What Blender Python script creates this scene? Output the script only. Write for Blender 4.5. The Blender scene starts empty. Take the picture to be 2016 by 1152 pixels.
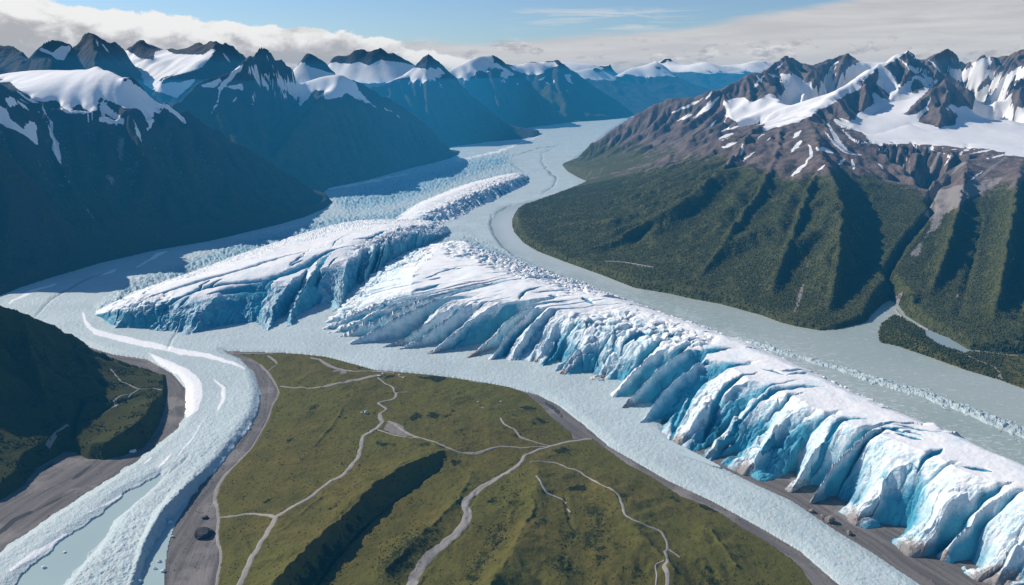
import bpy, math, random, time
import numpy as np
T0 = time.time()
rng = np.random.default_rng(7)
random.seed(7)
f32 = np.float32

# ------------------------------------------------------------------ camera (units of 10 m)
CAM_Z = 100.0
FPX, CX, CY = 1456.0, 1008.0, 576.0
PITCH = math.atan(426.0 / FPX)
CP, SP = math.cos(PITCH), math.sin(PITCH)

def ray(px, py):
    dx = (px - CX) / FPX; dy = (CY - py) / FPX
    return dx, CP + dy * SP, -SP + dy * CP

def G(px, py, z=0.0):
    """where the sight line of a photo point meets height z"""
    dx, fy, dz = ray(px, py)
    t = (z - CAM_Z) / dz
    return (dx * t, fy * t)

def R(px, py, Y):
    """the point at ground distance Y on a sight line"""
    dx, fy, dz = ray(px, py)
    t = Y / fy
    return (dx * t, Y, CAM_Z + dz * t)

def project(x, y, z):
    vz = z - CAM_Z
    f = y * CP - vz * SP
    u = y * SP + vz * CP
    f = np.maximum(f, 1e-3)
    return CX + FPX * x / f, CY - FPX * u / f

# ------------------------------------------------------------------ noise
def _hash(ix, iy, seed):
    h = (ix.astype(np.int64) * 374761393 + iy.astype(np.int64) * 668265263 + seed * 1274126177) & 0xffffffff
    h = ((h ^ (h >> 13)) * 1274126177) & 0xffffffff
    h = h ^ (h >> 16)
    return h

def perlin(x, y, seed=0):
    x = np.asarray(x, np.float64); y = np.asarray(y, np.float64)
    x0 = np.floor(x); y0 = np.floor(y)
    fx = (x - x0).astype(f32); fy = (y - y0).astype(f32)
    ix = x0.astype(np.int64); iy = y0.astype(np.int64)
    u = fx * fx * fx * (fx * (fx * 6 - 15) + 10); v = fy * fy * fy * (fy * (fy * 6 - 15) + 10)
    def g(ax, ay, dx, dy):
        a = (_hash(ax, ay, seed) & 255).astype(f32) * f32(2 * math.pi / 256)
        return np.cos(a) * dx + np.sin(a) * dy
    n00 = g(ix, iy, fx, fy); n10 = g(ix + 1, iy, fx - 1, fy)
    n01 = g(ix, iy + 1, fx, fy - 1); n11 = g(ix + 1, iy + 1, fx - 1, fy - 1)
    return ((n00 * (1 - u) + n10 * u) * (1 - v) + (n01 * (1 - u) + n11 * u) * v) * f32(1.5)

def fbm(x, y, wl, oct=4, seed=0, gain=0.5):
    s = 0; a = 1.0; tot = 0
    for i in range(oct):
        s = s + a * perlin(x / wl, y / wl, seed + 17 * i); tot += a
        wl *= 0.5; a *= gain
    return s / tot

def ridged(x, y, wl, oct=4, seed=0, gain=0.5):
    s = 0; a = 1.0; tot = 0
    for i in range(oct):
        s = s + a * (1 - 2 * np.abs(perlin(x / wl, y / wl, seed + 17 * i))); tot += a
        wl *= 0.5; a *= gain
    return s / tot

def worley(x, y, wl, seed=0):
    """distance to the nearest of jittered cell points (F1) and to the second (F2)"""
    x = x / wl; y = y / wl
    ix = np.floor(x).astype(np.int64); iy = np.floor(y).astype(np.int64)
    f1 = np.full(x.shape, 9.0, f32); f2 = np.full(x.shape, 9.0, f32); idv = np.zeros(x.shape, f32)
    for i in (-1, 0, 1):
        for j in (-1, 0, 1):
            h = _hash(ix + i, iy + j, seed)
            cx = ix + i + (h & 1023) / 1023.0; cy = iy + j + ((h >> 10) & 1023) / 1023.0
            d = np.sqrt((cx - x) ** 2 + (cy - y) ** 2).astype(f32)
            nf1 = np.minimum(f1, d)
            f2 = np.minimum(np.maximum(f1, d), f2)
            idv = np.where(d <= nf1, ((h >> 20) & 255).astype(f32) / 255, idv)
            f1 = nf1
    return f1, f2, idv

def sstep(a, b, x):
    t = np.clip((x - a) / (b - a), 0, 1)
    return t * t * (3 - 2 * t)

# ------------------------------------------------------------------ curves and distances
def smooth_curve(pts, n_per=8, closed=False):
    p = np.asarray(pts, float)
    n = len(p)
    out = []
    rngi = range(n if closed else n - 1)
    for i in rngi:
        if closed:
            a, b, c, d = p[(i - 1) % n], p[i], p[(i + 1) % n], p[(i + 2) % n]
        else:
            a, b, c, d = p[max(i - 1, 0)], p[i], p[i + 1], p[min(i + 2, n - 1)]
        t = (np.arange(n_per) / n_per)[:, None]
        out.append(0.5 * ((2 * b) + (-a + c) * t + (2 * a - 5 * b + 4 * c - d) * t ** 2 + (-a + 3 * b - 3 * c + d) * t ** 3))
    if not closed:
        out.append(p[-1:])
    return np.concatenate(out)

def dist_lines(x, y, pts, closed=False):
    """distance of many points to one polyline and the parameter (0..n-1) of the nearest place"""
    p = np.asarray(pts, f32)
    n = len(p)
    x = np.asarray(x, f32); y = np.asarray(y, f32)
    best = np.full(x.shape, 1e18, f32); par = np.zeros(x.shape, f32)
    for i in range(n if closed else n - 1):
        a = p[i]; b = p[(i + 1) % n]
        dx, dy = b[0] - a[0], b[1] - a[1]
        L = dx * dx + dy * dy + 1e-12
        t = np.clip(((x - a[0]) * dx + (y - a[1]) * dy) / L, 0, 1)
        d = (x - a[0] - t * dx) ** 2 + (y - a[1] - t * dy) ** 2
        m = d < best
        best = np.where(m, d, best); par = np.where(m, i + t, par)
    return np.sqrt(best), par

def inside(x, y, pts):
    p = np.asarray(pts, f32)
    n = len(p)
    x = np.asarray(x, f32); y = np.asarray(y, f32)
    c = np.zeros(x.shape, bool)
    for i in range(n):
        a = p[i]; b = p[(i + 1) % n]
        if a[1] == b[1]:
            continue
        m = ((a[1] > y) != (b[1] > y))
        xi = (b[0] - a[0]) * (y - a[1]) / (b[1] - a[1]) + a[0]
        c ^= m & (x < xi)
    return c

def sdf(x, y, pts):
    """signed distance, positive inside the polygon"""
    d, _ = dist_lines(x, y, pts, True)
    return np.where(inside(x, y, pts), d, -d)

def Gs(pts, n_per=6, closed=True):
    """photo outline on the valley floor -> smooth world outline"""
    w = [G(px, py) for px, py in pts]
    return smooth_curve(w, n_per, closed)

# ------------------------------------------------------------------ terrain from ridge and valley lines
class Field:
    def __init__(self, x0, y0, cell, Z):
        self.x0, self.y0, self.cell, self.Z = x0, y0, cell, Z
        ny, nx = Z.shape
        self.X, self.Y = np.meshgrid(x0 + np.arange(nx) * cell, y0 + np.arange(ny) * cell)
    def at(self, x, y, A=None):
        A = self.Z if A is None else A
        ny, nx = A.shape
        u = np.clip((np.asarray(x, float) - self.x0) / self.cell, 0, nx - 1.001)
        v = np.clip((np.asarray(y, float) - self.y0) / self.cell, 0, ny - 1.001)
        i = u.astype(int); j = v.astype(int); a = u - i; b = v - j
        return (A[j, i] * (1 - a) + A[j, i + 1] * a) * (1 - b) + (A[j + 1, i] * (1 - a) + A[j + 1, i + 1] * a) * b
    def shore(self, Z):
        """run the relief smoothly down through its outline"""
        c = self.cell
        self.Z = np.where(self.ins, np.maximum(np.minimum(Z, 0.05 + 1.3 * self.sd + 0.25 * Z), 0.12 * np.minimum(self.sd, 2 * c)), 0.35 * np.maximum(self.sd, -3 * c))
        self.keep = self.sd > -2.5 * c
    def hit(self, px, py, t0=60, t1=1600, n=3000):
        dx, fy, dz = ray(px, py)
        t = np.linspace(t0, t1, n)
        x, y, z = dx * t, fy * t, CAM_Z + dz * t
        ins = (x > self.x0) & (x < self.x0 + self.cell * (self.Z.shape[1] - 1)) & (y > self.y0) & (y < self.y0 + self.cell * (self.Z.shape[0] - 1))
        h = np.where(ins, self.at(x, y), 0.0)
        k = np.where(z < h)[0]
        k = k[0] if len(k) else n - 1
        return (x[k], y[k])

def resize(Z, ny, nx):
    oy, ox = Z.shape
    v = np.linspace(0, oy - 1.001, ny); u = np.linspace(0, ox - 1.001, nx)
    j = v.astype(int); i = u.astype(int); b = (v - j)[:, None]; a = (u - i)[None, :]
    return ((Z[j][:, i] * (1 - a) + Z[j][:, i + 1] * a) * (1 - b) + (Z[j + 1][:, i] * (1 - a) + Z[j + 1][:, i + 1] * a) * b)

def blur(Z, k=1):
    for _ in range(k):
        P = np.pad(Z, 1, mode='edge')
        Z = (P[1:-1, 1:-1] * 4 + (P[:-2, 1:-1] + P[2:, 1:-1] + P[1:-1, :-2] + P[1:-1, 2:]) * 2 +
             P[:-2, :-2] + P[2:, 2:] + P[:-2, 2:] + P[2:, :-2]) / 16
    return Z

def laplace(x0, y0, cell, nx, ny, base, lines, its=70):
    """membrane stretched over the lines (x, y, z) and pinned to 0 outside the base outline"""
    Z = None
    for lev in (16, 8, 4, 2, 1):
        mx, my = max(8, nx // lev), max(8, ny // lev)
        cx = cell * (nx - 1) / (mx - 1); cy = cell * (ny - 1) / (my - 1)
        X, Y = np.meshgrid(x0 + np.arange(mx) * cx, y0 + np.arange(my) * cy)
        fix = ~inside(X, Y, base)
        val = np.zeros((my, mx)); cnt = np.zeros((my, mx))
        for ln in lines:
            p = np.asarray(ln, float)
            for a, b in zip(p[:-1], p[1:]):
                m = int(max(abs(b[0] - a[0]) / cx, abs(b[1] - a[1]) / cy) * 1.5) + 2
                t = np.linspace(0, 1, m)
                q = a[None] + (b - a)[None] * t[:, None]
                i = np.round((q[:, 0] - x0) / cx).astype(int); j = np.round((q[:, 1] - y0) / cy).astype(int)
                ok = (i >= 0) & (i < mx) & (j >= 0) & (j < my)
                np.add.at(val, (j[ok], i[ok]), q[ok, 2]); np.add.at(cnt, (j[ok], i[ok]), 1)
        on = cnt > 0
        val = np.where(on, val / np.maximum(cnt, 1), 0)
        fixed = fix | on
        Z = np.zeros((my, mx)) if Z is None else resize(Z, my, mx)
        n = 400 if lev == 16 else (200 if lev >= 4 else its)
        for _ in range(n):
            Z[fixed] = val[fixed]
            P = np.pad(Z, 1, mode='edge')
            Z = 0.25 * (P[:-2, 1:-1] + P[2:, 1:-1] + P[1:-1, :-2] + P[1:-1, 2:])
        Z[fixed] = val[fixed]
    return Z, on

def erode(Z, cell, n, steps=50, seed=1, rate=0.35, cap=5.0, inertia=0.15, dep=0.12, lim=None):
    """rain drops running down the slope: cuts gullies, lays down fans"""
    r = np.random.default_rng(seed)
    H = (Z / cell).astype(np.float64).copy()
    ny, nx = H.shape
    for batch in range(3):
        m = n // 3
        x = r.uniform(1, nx - 3, m); y = r.uniform(1, ny - 3, m)
        vx = np.zeros(m); vy = np.zeros(m); sp = np.ones(m); wt = np.ones(m); sd = np.zeros(m)
        alive = np.ones(m, bool)
        for s in range(steps):
            i = x.astype(int); j = y.astype(int); a = x - i; b = y - j
            h00 = H[j, i]; h10 = H[j, i + 1]; h01 = H[j + 1, i]; h11 = H[j + 1, i + 1]
            gx = (h10 - h00) * (1 - b) + (h11 - h01) * b
            gy = (h01 - h00) * (1 - a) + (h11 - h10) * a
            h = h00 * (1 - a) * (1 - b) + h10 * a * (1 - b) + h01 * (1 - a) * b + h11 * a * b
            vx = vx * inertia - gx * (1 - inertia); vy = vy * inertia - gy * (1 - inertia)
            L = np.sqrt(vx * vx + vy * vy) + 1e-9
            vx /= L; vy /= L
            xn = np.clip(x + vx, 1, nx - 3); yn = np.clip(y + vy, 1, ny - 3)
            i2 = xn.astype(int); j2 = yn.astype(int); a2 = xn - i2; b2 = yn - j2
            hn = H[j2, i2] * (1 - a2) * (1 - b2) + H[j2, i2 + 1] * a2 * (1 - b2) + H[j2 + 1, i2] * (1 - a2) * b2 + H[j2 + 1, i2 + 1] * a2 * b2
            dh = hn - h
            c = np.maximum(-dh, 0.01) * sp * wt * cap
            up = dh > 0
            over = sd > c
            d = np.where(up, np.minimum(dh, sd), np.where(over, (sd - c) * dep, -np.minimum((c - sd) * rate, np.maximum(-dh, 0) * 0.6)))
            d = np.where(alive, d, 0)
            sd -= d
            for jj, ii, w in ((j, i, (1 - a) * (1 - b)), (j, i + 1, a * (1 - b)), (j + 1, i, (1 - a) * b), (j + 1, i + 1, a * b)):
                H += np.bincount((jj * nx + ii), weights=d * w, minlength=ny * nx).reshape(ny, nx)
            sp = np.sqrt(np.maximum(sp * sp * 0.9 - dh * 0.6, 0.02)); wt *= 0.985
            x, y = xn, yn
            if s > 3:
                alive &= (h > 0.15)
    return H * cell

def terrain(x0, x1, y0, y1, cell, base, lines, noise=(20, 3.0, 5), ero=((2.5, 0.5, 60),), seed=3, rough_ridge=1.0, its=70, full=40.0, crest=0.85):
    nx = int((x1 - x0) / cell) + 1; ny = int((y1 - y0) / cell) + 1
    L2 = []
    for k, ln in enumerate(lines):
        p = np.asarray(ln, float)
        seg = np.sqrt(((p[1:, :2] - p[:-1, :2]) ** 2).sum(1)); s = np.concatenate([[0], np.cumsum(seg)])
        m = max(2, int(s[-1] / (cell * 2)))
        si = np.linspace(0, s[-1], m)
        q = np.stack([np.interp(si, s, p[:, c]) for c in range(3)], 1)
        amp = rough_ridge * np.clip(q[:, 2] / full, 0, 1)
        q[:, 2] += amp * (perlin(si / (cell * 9), np.full(m, 3.3 + k), seed + k) * 1.6 + perlin(si / (cell * 4), np.full(m, 5.3 + k), seed + k + 7) * 1.3)
        q[:, 0] += amp * perlin(si / (cell * 9), np.full(m, 9.3 + k), seed + k + 50) * 3
        L2.append(q)
    Z, onl = laplace(x0, y0, cell, nx, ny, base, L2, its)
    Zr = Z.copy(); wr = np.clip(blur(onl.astype(float), 3) * 2.6, 0, 1) * crest
    F = Field(x0, y0, cell, Z)
    ramp = np.clip(Z / full, 0, 1) ** 0.8
    wl, amp, octs = noise
    Z = Z + ramp * amp * (0.7 * (ridged(F.X, F.Y, wl, octs, seed) - 0.45) + 0.5 * fbm(F.X, F.Y, wl * 1.7, octs, seed + 5))
    for k, (ec, n, steps) in enumerate(ero):
        my = max(20, int(ny * cell / ec)); mx = max(20, int(nx * cell / ec))
        Zs = resize(Z, my, mx)
        Ze = erode(Zs, ec, max(300, int(n * mx * my)), steps, seed + k)
        D = blur(Ze - Zs, 1)
        Z = Z + resize(D, ny, nx)
    Z = Z + (Zr - Z) * wr
    bd, _ = dist_lines(F.X, F.Y, base, True)
    F.ins = inside(F.X, F.Y, base); F.sd = np.where(F.ins, bd, -bd)
    F.shore(Z)
    return F

# ------------------------------------------------------------------ mesh building
COL = bpy.context.scene.collection

def mesh_obj(name, co, faces, mat=None, attrs=None, parent=None, smooth=True, **props):
    co = np.asarray(co, f32).reshape(-1, 3); faces = np.asarray(faces, np.int32)
    me = bpy.data.meshes.new(name)
    k = faces.shape[1]
    me.vertices.add(len(co)); me.vertices.foreach_set('co', co.ravel())
    me.loops.add(faces.size); me.loops.foreach_set('vertex_index', faces.ravel())
    me.polygons.add(len(faces)); me.polygons.foreach_set('loop_start', np.arange(0, faces.size, k, dtype=np.int32))
    me.polygons.foreach_set('use_smooth', np.full(len(faces), smooth))
    for an, av in (attrs or {}).items():
        a = me.attributes.new(an, 'FLOAT', 'POINT')
        a.data.foreach_set('value', np.asarray(av, f32).ravel())
    me.update(calc_edges=True)
    if mat: me.materials.append(mat)
    o = bpy.data.objects.new(name, me); COL.objects.link(o)
    if parent: o.parent = parent
    for p, v in props.items(): o[p] = v
    return o

def compact(co, faces, attrs):
    used = np.unique(faces)
    remap = np.full(len(co), -1, np.int64); remap[used] = np.arange(len(used))
    return co[used], remap[faces], {k: np.asarray(v).ravel()[used] for k, v in (attrs or {}).items()}

def grid_obj(name, X, Y, Z, keep=None, mat=None, attrs=None, **props):
    ny, nx = X.shape
    idx = np.arange(ny * nx).reshape(ny, nx)
    f = np.stack([idx[:-1, :-1], idx[:-1, 1:], idx[1:, 1:], idx[1:, :-1]], -1).reshape(-1, 4)
    if keep is not None:
        k = (keep[:-1, :-1] | keep[:-1, 1:] | keep[1:, 1:] | keep[1:, :-1]).ravel()
        f = f[k]
    co = np.stack([X, Y, Z], -1).reshape(-1, 3)
    co, f, at = compact(co, f, attrs)
    return mesh_obj(name, co, f, mat, at, **props)

def floor_grid(px0, px1, dpx, py0, py1, dpy):
    """tessellation of the valley floor, finer where the floor is nearer"""
    pyv = np.arange(py0, py1 + dpy, dpy)
    yv = np.array([G(CX, p)[1] for p in pyv])
    sc = np.array([G(CX + FPX, p)[0] for p in pyv])
    u = (np.arange(px0, px1 + dpx, dpx) - CX) / FPX
    X = u[None, :] * sc[:, None]; Y = np.repeat(yv[:, None], len(u), 1)
    return X[::-1], Y[::-1]

# ------------------------------------------------------------------ node materials
class NT:
    def __init__(self, name):
        self.m = bpy.data.materials.new(name); self.m.use_nodes = True
        self.t = self.m.node_tree; self.t.nodes.clear()
        self.out = self.n('ShaderNodeOutputMaterial')
    def n(self, typ, ins=None, **kw):
        nd = self.t.nodes.new(typ)
        for k, v in kw.items(): setattr(nd, k, v)
        for k, v in (ins or {}).items():
            self.put(nd, k, v)
        return nd
    def put(self, nd, k, v):
        s = nd.inputs[k]
        if isinstance(v, bpy.types.NodeSocket): self.t.links.new(v, s)
        elif isinstance(v, bpy.types.Node): self.t.links.new(v.outputs[0], s)
        else: s.default_value = v
    def pos(self, sx=1, sy=1, sz=1):
        g = self.n('ShaderNodeNewGeometry')
        if (sx, sy, sz) == (1, 1, 1): return g.outputs['Position']
        return self.n('ShaderNodeVectorMath', {0: g.outputs['Position'], 1: (sx, sy, sz)}, operation='MULTIPLY').outputs[0]
    def noise(self, scale, detail=4, rough=0.55, vec=None, dist=0.0):
        return self.n('ShaderNodeTexNoise', {'Vector': vec if vec is not None else self.pos(), 'Scale': scale, 'Detail': detail, 'Roughness': rough, 'Distortion': dist}).outputs['Fac']
    def attr(self, name):
        return self.n('ShaderNodeAttribute', attribute_name=name).outputs['Fac']
    def math(self, op, a, b=0.0, c=None, clamp=False):
        ins = {0: a, 1: b}
        if c is not None: ins[2] = c
        return self.n('ShaderNodeMath', ins, operation=op, use_clamp=clamp).outputs[0]
    def step(self, v, lo, hi):
        return self.n('ShaderNodeMapRange', {'Value': v, 'From Min': lo, 'From Max': hi}, interpolation_type='SMOOTHSTEP').outputs[0]
    def mix(self, f, a, b):
        nd = self.n('ShaderNodeMix', data_type='RGBA')
        self.put(nd, 'Factor', f)
        for i, v in ((6, a), (7, b)):
            if isinstance(v, (tuple, list)): nd.inputs[i].default_value = tuple(v)[:3] + (1,)
            else: self.t.links.new(v, nd.inputs[i])
        return nd.outputs[2]
    def ramp2(self, v, c0, c1, lo=0.35, hi=0.65):
        return self.mix(self.step(v, lo, hi), c0, c1)
    def up(self):
        g = self.n('ShaderNodeNewGeometry')
        return self.n('ShaderNodeSeparateXYZ', {0: g.outputs['Normal']}).outputs[2]
    def bump(self, h, strength=0.5, dist=1.0, normal=None):
        ins = {'Height': h, 'Strength': strength, 'Distance': dist}
        if normal is not None: ins['Normal'] = normal
        return self.n('ShaderNodeBump', ins).outputs[0]
    def finish(self, color, rough=0.85, normal=None, spec=0.2, **extra):
        b = self.n('ShaderNodeBsdfPrincipled', {'Roughness': rough, 'Specular IOR Level': spec})
        if isinstance(color, (tuple, list)): b.inputs['Base Color'].default_value = tuple(color)[:3] + (1,)
        else: self.t.links.new(color, b.inputs['Base Color'])
        if normal is not None: self.t.links.new(normal, b.inputs['Normal'])
        for k, v in extra.items(): self.put(b, k, v)
        self.t.links.new(b.outputs[0], self.out.inputs['Surface'])
        return self.m

def mat_mountain(name, rock0, rock1, veg0, veg1, grain=0.35, bump_d=0.8, snow_c=(0.91, 0.895, 0.88)):
    t = NT(name)
    n1 = t.noise(grain * 0.35, 6, 0.65); n2 = t.noise(grain * 2.0, 5, 0.6); n3 = t.noise(grain * 0.08, 3, 0.5)
    rock = t.mix(t.step(n1, 0.3, 0.7), rock0, rock1)
    rock = t.mix(t.math('MULTIPLY', t.step(n2, 0.45, 0.7), 0.5), rock, tuple(c * 0.55 for c in rock0))
    vn = t.math('ADD', t.math('MULTIPLY', n2, 0.6), t.math('MULTIPLY', n1, 0.4))
    veg = t.mix(t.step(vn, 0.35, 0.65), veg0, veg1)
    vf = t.step(t.math('ADD', t.attr('veg'), t.math('MULTIPLY', t.math('SUBTRACT', n1, 0.5), 0.9)), 0.35, 0.65)
    col = t.mix(vf, rock, veg)
    scree = t.mix(n2, (0.30, 0.27, 0.25), (0.20, 0.18, 0.17))
    col = t.mix(t.step(t.math('ADD', t.attr('scree'), t.math('MULTIPLY', t.math('SUBTRACT', n2, 0.5), 0.7)), 0.4, 0.62), col, scree)
    sf = t.step(t.math('ADD', t.attr('snow'), t.math('MULTIPLY', t.math('SUBTRACT', n2, 0.5), 0.55)), 0.46, 0.54)
    snow = t.mix(n3, snow_c, tuple(c * 0.93 for c in snow_c))
    col = t.mix(sf, col, snow)
    hb = t.math('ADD', t.math('MULTIPLY', n2, 0.5), n1)
    bs = t.math('SUBTRACT', 1.0, t.math('MULTIPLY', sf, 0.85))
    return t.finish(col, t.math('SUBTRACT', 0.95, t.math('MULTIPLY', sf, 0.3)), t.bump(hb, bs, bump_d / grain * 0.5), spec=0.15)
# ------------------------------------------------------------------ painting helpers for what lies on the slopes
def zc(ox, oy, k=2.88):
    return lambda pts: [(ox + x / k, oy + y / k) for x, y in pts]
ZA, ZB, ZC_, ZD, ZE = zc(0, 0), zc(660, 0), zc(1316, 0), zc(660, 380), zc(1316, 380)

def cover(px, py, polys=(), holes=(), strokes=(), soft=10.0, grow=0.0):
    """0..1 cover from outlines, holes in them and strokes (x1, y1, x2, y2, width)"""
    s = np.full(px.shape, -999.0, f32)
    for p in polys: s = np.maximum(s, sdf(px, py, p))
    s = s + grow
    for p in holes: s = np.minimum(s, -sdf(px, py, p))
    for st in strokes:
        w = st[-1]; pts = np.asarray(st[:-1]).reshape(-1, 2)
        d, par = dist_lines(px, py, pts)
        tap = 1 - 0.6 * np.abs(par / (len(pts) - 1) - 0.5) * 2
        s = np.maximum(s, w * 0.5 * tap - d)
    return np.clip(0.5 + s / soft, 0, 1)

def warped(F, amp=6.0, wl=9.0, seed=91):
    px, py = project(F.X, F.Y, F.Z)
    return (px + amp * fbm(F.X + F.Z, F.Y, wl, 4, seed)).astype(f32), (py + 0.7 * amp * fbm(F.X - F.Z, F.Y, wl, 4, seed + 9)).astype(f32)

def soften_snow(F, s, k=6):
    """snow fills the roughness beneath it"""
    m = blur(np.clip(s * 1.3 - 0.3, 0, 1), 3 if k < 9 else 10)
    ny, nx = F.Z.shape; q = 4 if k > 8 else 2
    L = blur(resize(blur(F.Z, q), max(8, ny // q), max(8, nx // q)), k)
    F.Z = F.Z * (1 - 0.9 * m) + resize(L, ny, nx) * 0.9 * m

def slope(F):
    gy, gx = np.gradient(F.Z, F.cell)
    return np.sqrt(gx * gx + gy * gy)

def hollow(F, k):
    """positive in gullies, negative on ribs"""
    return blur(F.Z, k) - F.Z

def W(px, py, z):
    x, y = G(px, py, z)
    return (x, y, z)

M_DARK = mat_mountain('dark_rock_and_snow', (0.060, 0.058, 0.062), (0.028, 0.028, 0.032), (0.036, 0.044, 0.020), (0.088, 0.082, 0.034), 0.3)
M_SHADE = mat_mountain('shaded_moss_and_rock', (0.050, 0.048, 0.050), (0.024, 0.024, 0.027), (0.020, 0.028, 0.013), (0.062, 0.056, 0.026), 0.3)  # darker twin of the dark rock, shade put into its colour
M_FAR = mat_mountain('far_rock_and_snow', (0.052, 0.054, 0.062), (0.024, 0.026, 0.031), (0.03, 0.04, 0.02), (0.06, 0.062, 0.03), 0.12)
M_RIGHT = mat_mountain('brown_rock_and_snow', (0.205, 0.158, 0.140), (0.092, 0.073, 0.067), (0.046, 0.054, 0.021), (0.092, 0.093, 0.032), 0.3)

def mountain(name, F, base, mat, snow, veg, scree=None, label=None, keep=None):
    k = F.keep if keep is None else keep & F.keep
    at = {'snow': snow, 'veg': veg, 'scree': np.zeros_like(F.Z) if scree is None else scree}
    o = grid_obj(name, F.X, F.Y, F.Z, k, mat, at, kind='structure')
    if label: o['label'] = label; o['category'] = 'mountain'
    return o

# ------------------------------------------------------------------ left: big shaded mountain with a snow plateau
base1 = [G(655, 400), G(640, 412), G(600, 430), G(550, 444), G(500, 456), G(450, 468), G(400, 479), G(300, 497), G(200, 520), G(100, 550), G(50, 566), G(0, 586), G(-60, 610), (-330, 300), (-600, 330),
         (-700, 800), (-330, 720), (-230, 680), (-170, 640)]
L1 = [
    [R(655, 400, 603), R(610, 368, 592), R(560, 335, 580), R(500, 300, 567), R(450, 270, 555), R(410, 245, 545), R(370, 220, 535), R(335, 193, 527), R(300, 166, 520), R(265, 140, 512), R(240, 120, 507)],
    [R(-150, 150, 540), R(-60, 138, 550), R(0, 133, 560), R(60, 126, 565), R(120, 124, 560), R(180, 124, 545), R(225, 122, 515), R(240, 120, 507)],
    [R(40, 165, 465), R(75, 190, 470), R(160, 203, 476), R(250, 213, 488), R(320, 222, 505), R(370, 232, 528)],
    [R(-150, 150, 430), R(0, 160, 432), R(50, 188, 440), R(90, 203, 452)],
    [R(-150, 235, 385), R(0, 248, 388), R(50, 272, 388), R(87, 299, 384), R(140, 350, 376), R(190, 420, 372), R(225, 470, 378)],
    [R(82, 214, 462), R(104, 271, 448), R(117, 315, 438), R(155, 390, 424), R(190, 440, 415), R(215, 475, 410)],
    [R(250, 216, 484), R(280, 290, 470), R(330, 380, 455)],
]
F1 = terrain(-520, -130, 290, 760, 1.0, base1, L1, (30, 2.0, 6), ((3.4, 0.5, 50), (1.7, 0.3, 40)), 3, 0.3)
px, py = warped(F1, 7, 10)
plateau_snow = ZA([(-300, 330), (0, 360), (200, 350), (380, 352), (520, 362), (620, 350), (640, 325), (680, 345), (760, 430), (860, 500), (960, 580), (1050, 660), (1040, 700), (990, 650), (930, 600),
                   (900, 640), (870, 640), (860, 690), (835, 680), (800, 620), (730, 600), (640, 590), (540, 600), (530, 625), (440, 620), (350, 605), (280, 575), (200, 575), (150, 540), (60, 470), (-20, 455), (-300, 450)])
s1 = cover(px, py, [plateau_snow, ZA([(555, 660), (590, 610), (620, 645), (715, 660), (690, 705), (640, 690), (560, 685)]),
                    ZA([(20, 525), (80, 530), (210, 610), (190, 600), (100, 570), (60, 590)]),
                    ZA([(-40, 575), (30, 580), (50, 640), (130, 720), (170, 660), (225, 630), (210, 720), (215, 830), (150, 760), (60, 720), (0, 700), (-40, 700)]),
                    ZA([(230, 600), (250, 610), (300, 700), (310, 780), (340, 830), (330, 850), (350, 910), (335, 935), (285, 850), (300, 800), (275, 770), (285, 700)])],
           strokes=[(260, 230, 270, 260, 276, 275, 5), (305, 225, 296, 245, 288, 262, 4), (170, 240, 185, 232, 5), (363, 233, 366, 246, 5)], soft=8)
soften_snow(F1, s1, 10)
s1 = np.maximum(s1, 0.62 * cover(px, py, strokes=[(115, 312, 128, 350, 152, 388, 6), (152, 388, 172, 425, 200, 460, 5)], soft=8))
v1 = 0.75 - 0.55 * sstep(60, 95, F1.Z + 10 * fbm(F1.X, F1.Y, 40, 3, 5)) - 0.25 * sstep(0.9, 1.4, slope(F1))
hol1 = hollow(F1, 12)
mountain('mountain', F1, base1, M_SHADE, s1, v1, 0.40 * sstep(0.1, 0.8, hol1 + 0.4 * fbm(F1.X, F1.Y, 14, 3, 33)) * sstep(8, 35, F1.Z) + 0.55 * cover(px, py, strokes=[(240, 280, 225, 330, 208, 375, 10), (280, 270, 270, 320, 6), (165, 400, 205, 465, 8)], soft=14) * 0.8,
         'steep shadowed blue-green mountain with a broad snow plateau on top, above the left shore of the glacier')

# ------------------------------------------------------------------ peaks behind it
def peaks(name, lines, rad, cell, label, snow_rule, seed, noise=(30, 3.5, 6), ero=None, mat=None, veg=0.0, base=None, rr=1.5, full=50.0):
    P = np.concatenate([np.asarray(l, float)[:, :2] for l in lines])
    x0, x1, y0, y1 = P[:, 0].min() - rad, P[:, 0].max() + rad, P[:, 1].min() - rad, P[:, 1].max() + rad
    if base is None:
        a = np.linspace(0, 2 * math.pi, 40, endpoint=False)
        # hull of circles about the ridge points
        hx = [max(p[0] * math.cos(t) + p[1] * math.sin(t) for p in P) + rad for t in a]
        base = []
        for i in range(40):
            t0, t1, d0, d1 = a[i], a[(i + 1) % 40], hx[i], hx[(i + 1) % 40]
            det = math.sin(t1 - t0)
            base.append(((d0 * math.sin(t1) - d1 * math.sin(t0)) / det, (d1 * math.cos(t0) - d0 * math.cos(t1)) / det))
    else:
        b = np.asarray(base); x0, x1, y0, y1 = b[:, 0].min() - 3, b[:, 0].max() + 3, b[:, 1].min() - 3, b[:, 1].max() + 3
    F = terrain(x0, x1, y0, y1, cell, base, lines, noise, ero or ((cell * 1.8, 0.22, 24),), seed, rr, full=full)
    px, py = warped(F, 4, cell * 12, seed)
    s = snow_rule(F, px, py)
    soften_snow(F, s, 4)
    v = veg - 0.6 * sstep(55, 95, F.Z) if np.isscalar(veg) else veg(F)
    mountain(name, F, base, mat or M_FAR, s, v + 0 * F.Z, None, label)
    return F

def by_slope(lo=70, k=1.0, flat=0.75):
    def rule(F, px, py):
        sl = slope(F)
        return np.clip(sstep(lo, lo + 35, F.Z + 18 * fbm(F.X, F.Y, F.cell * 22, 4, 8)) * (1.15 - sstep(flat * 0.6, flat * 1.5, sl)) * k, 0, 1)
    return rule

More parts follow.
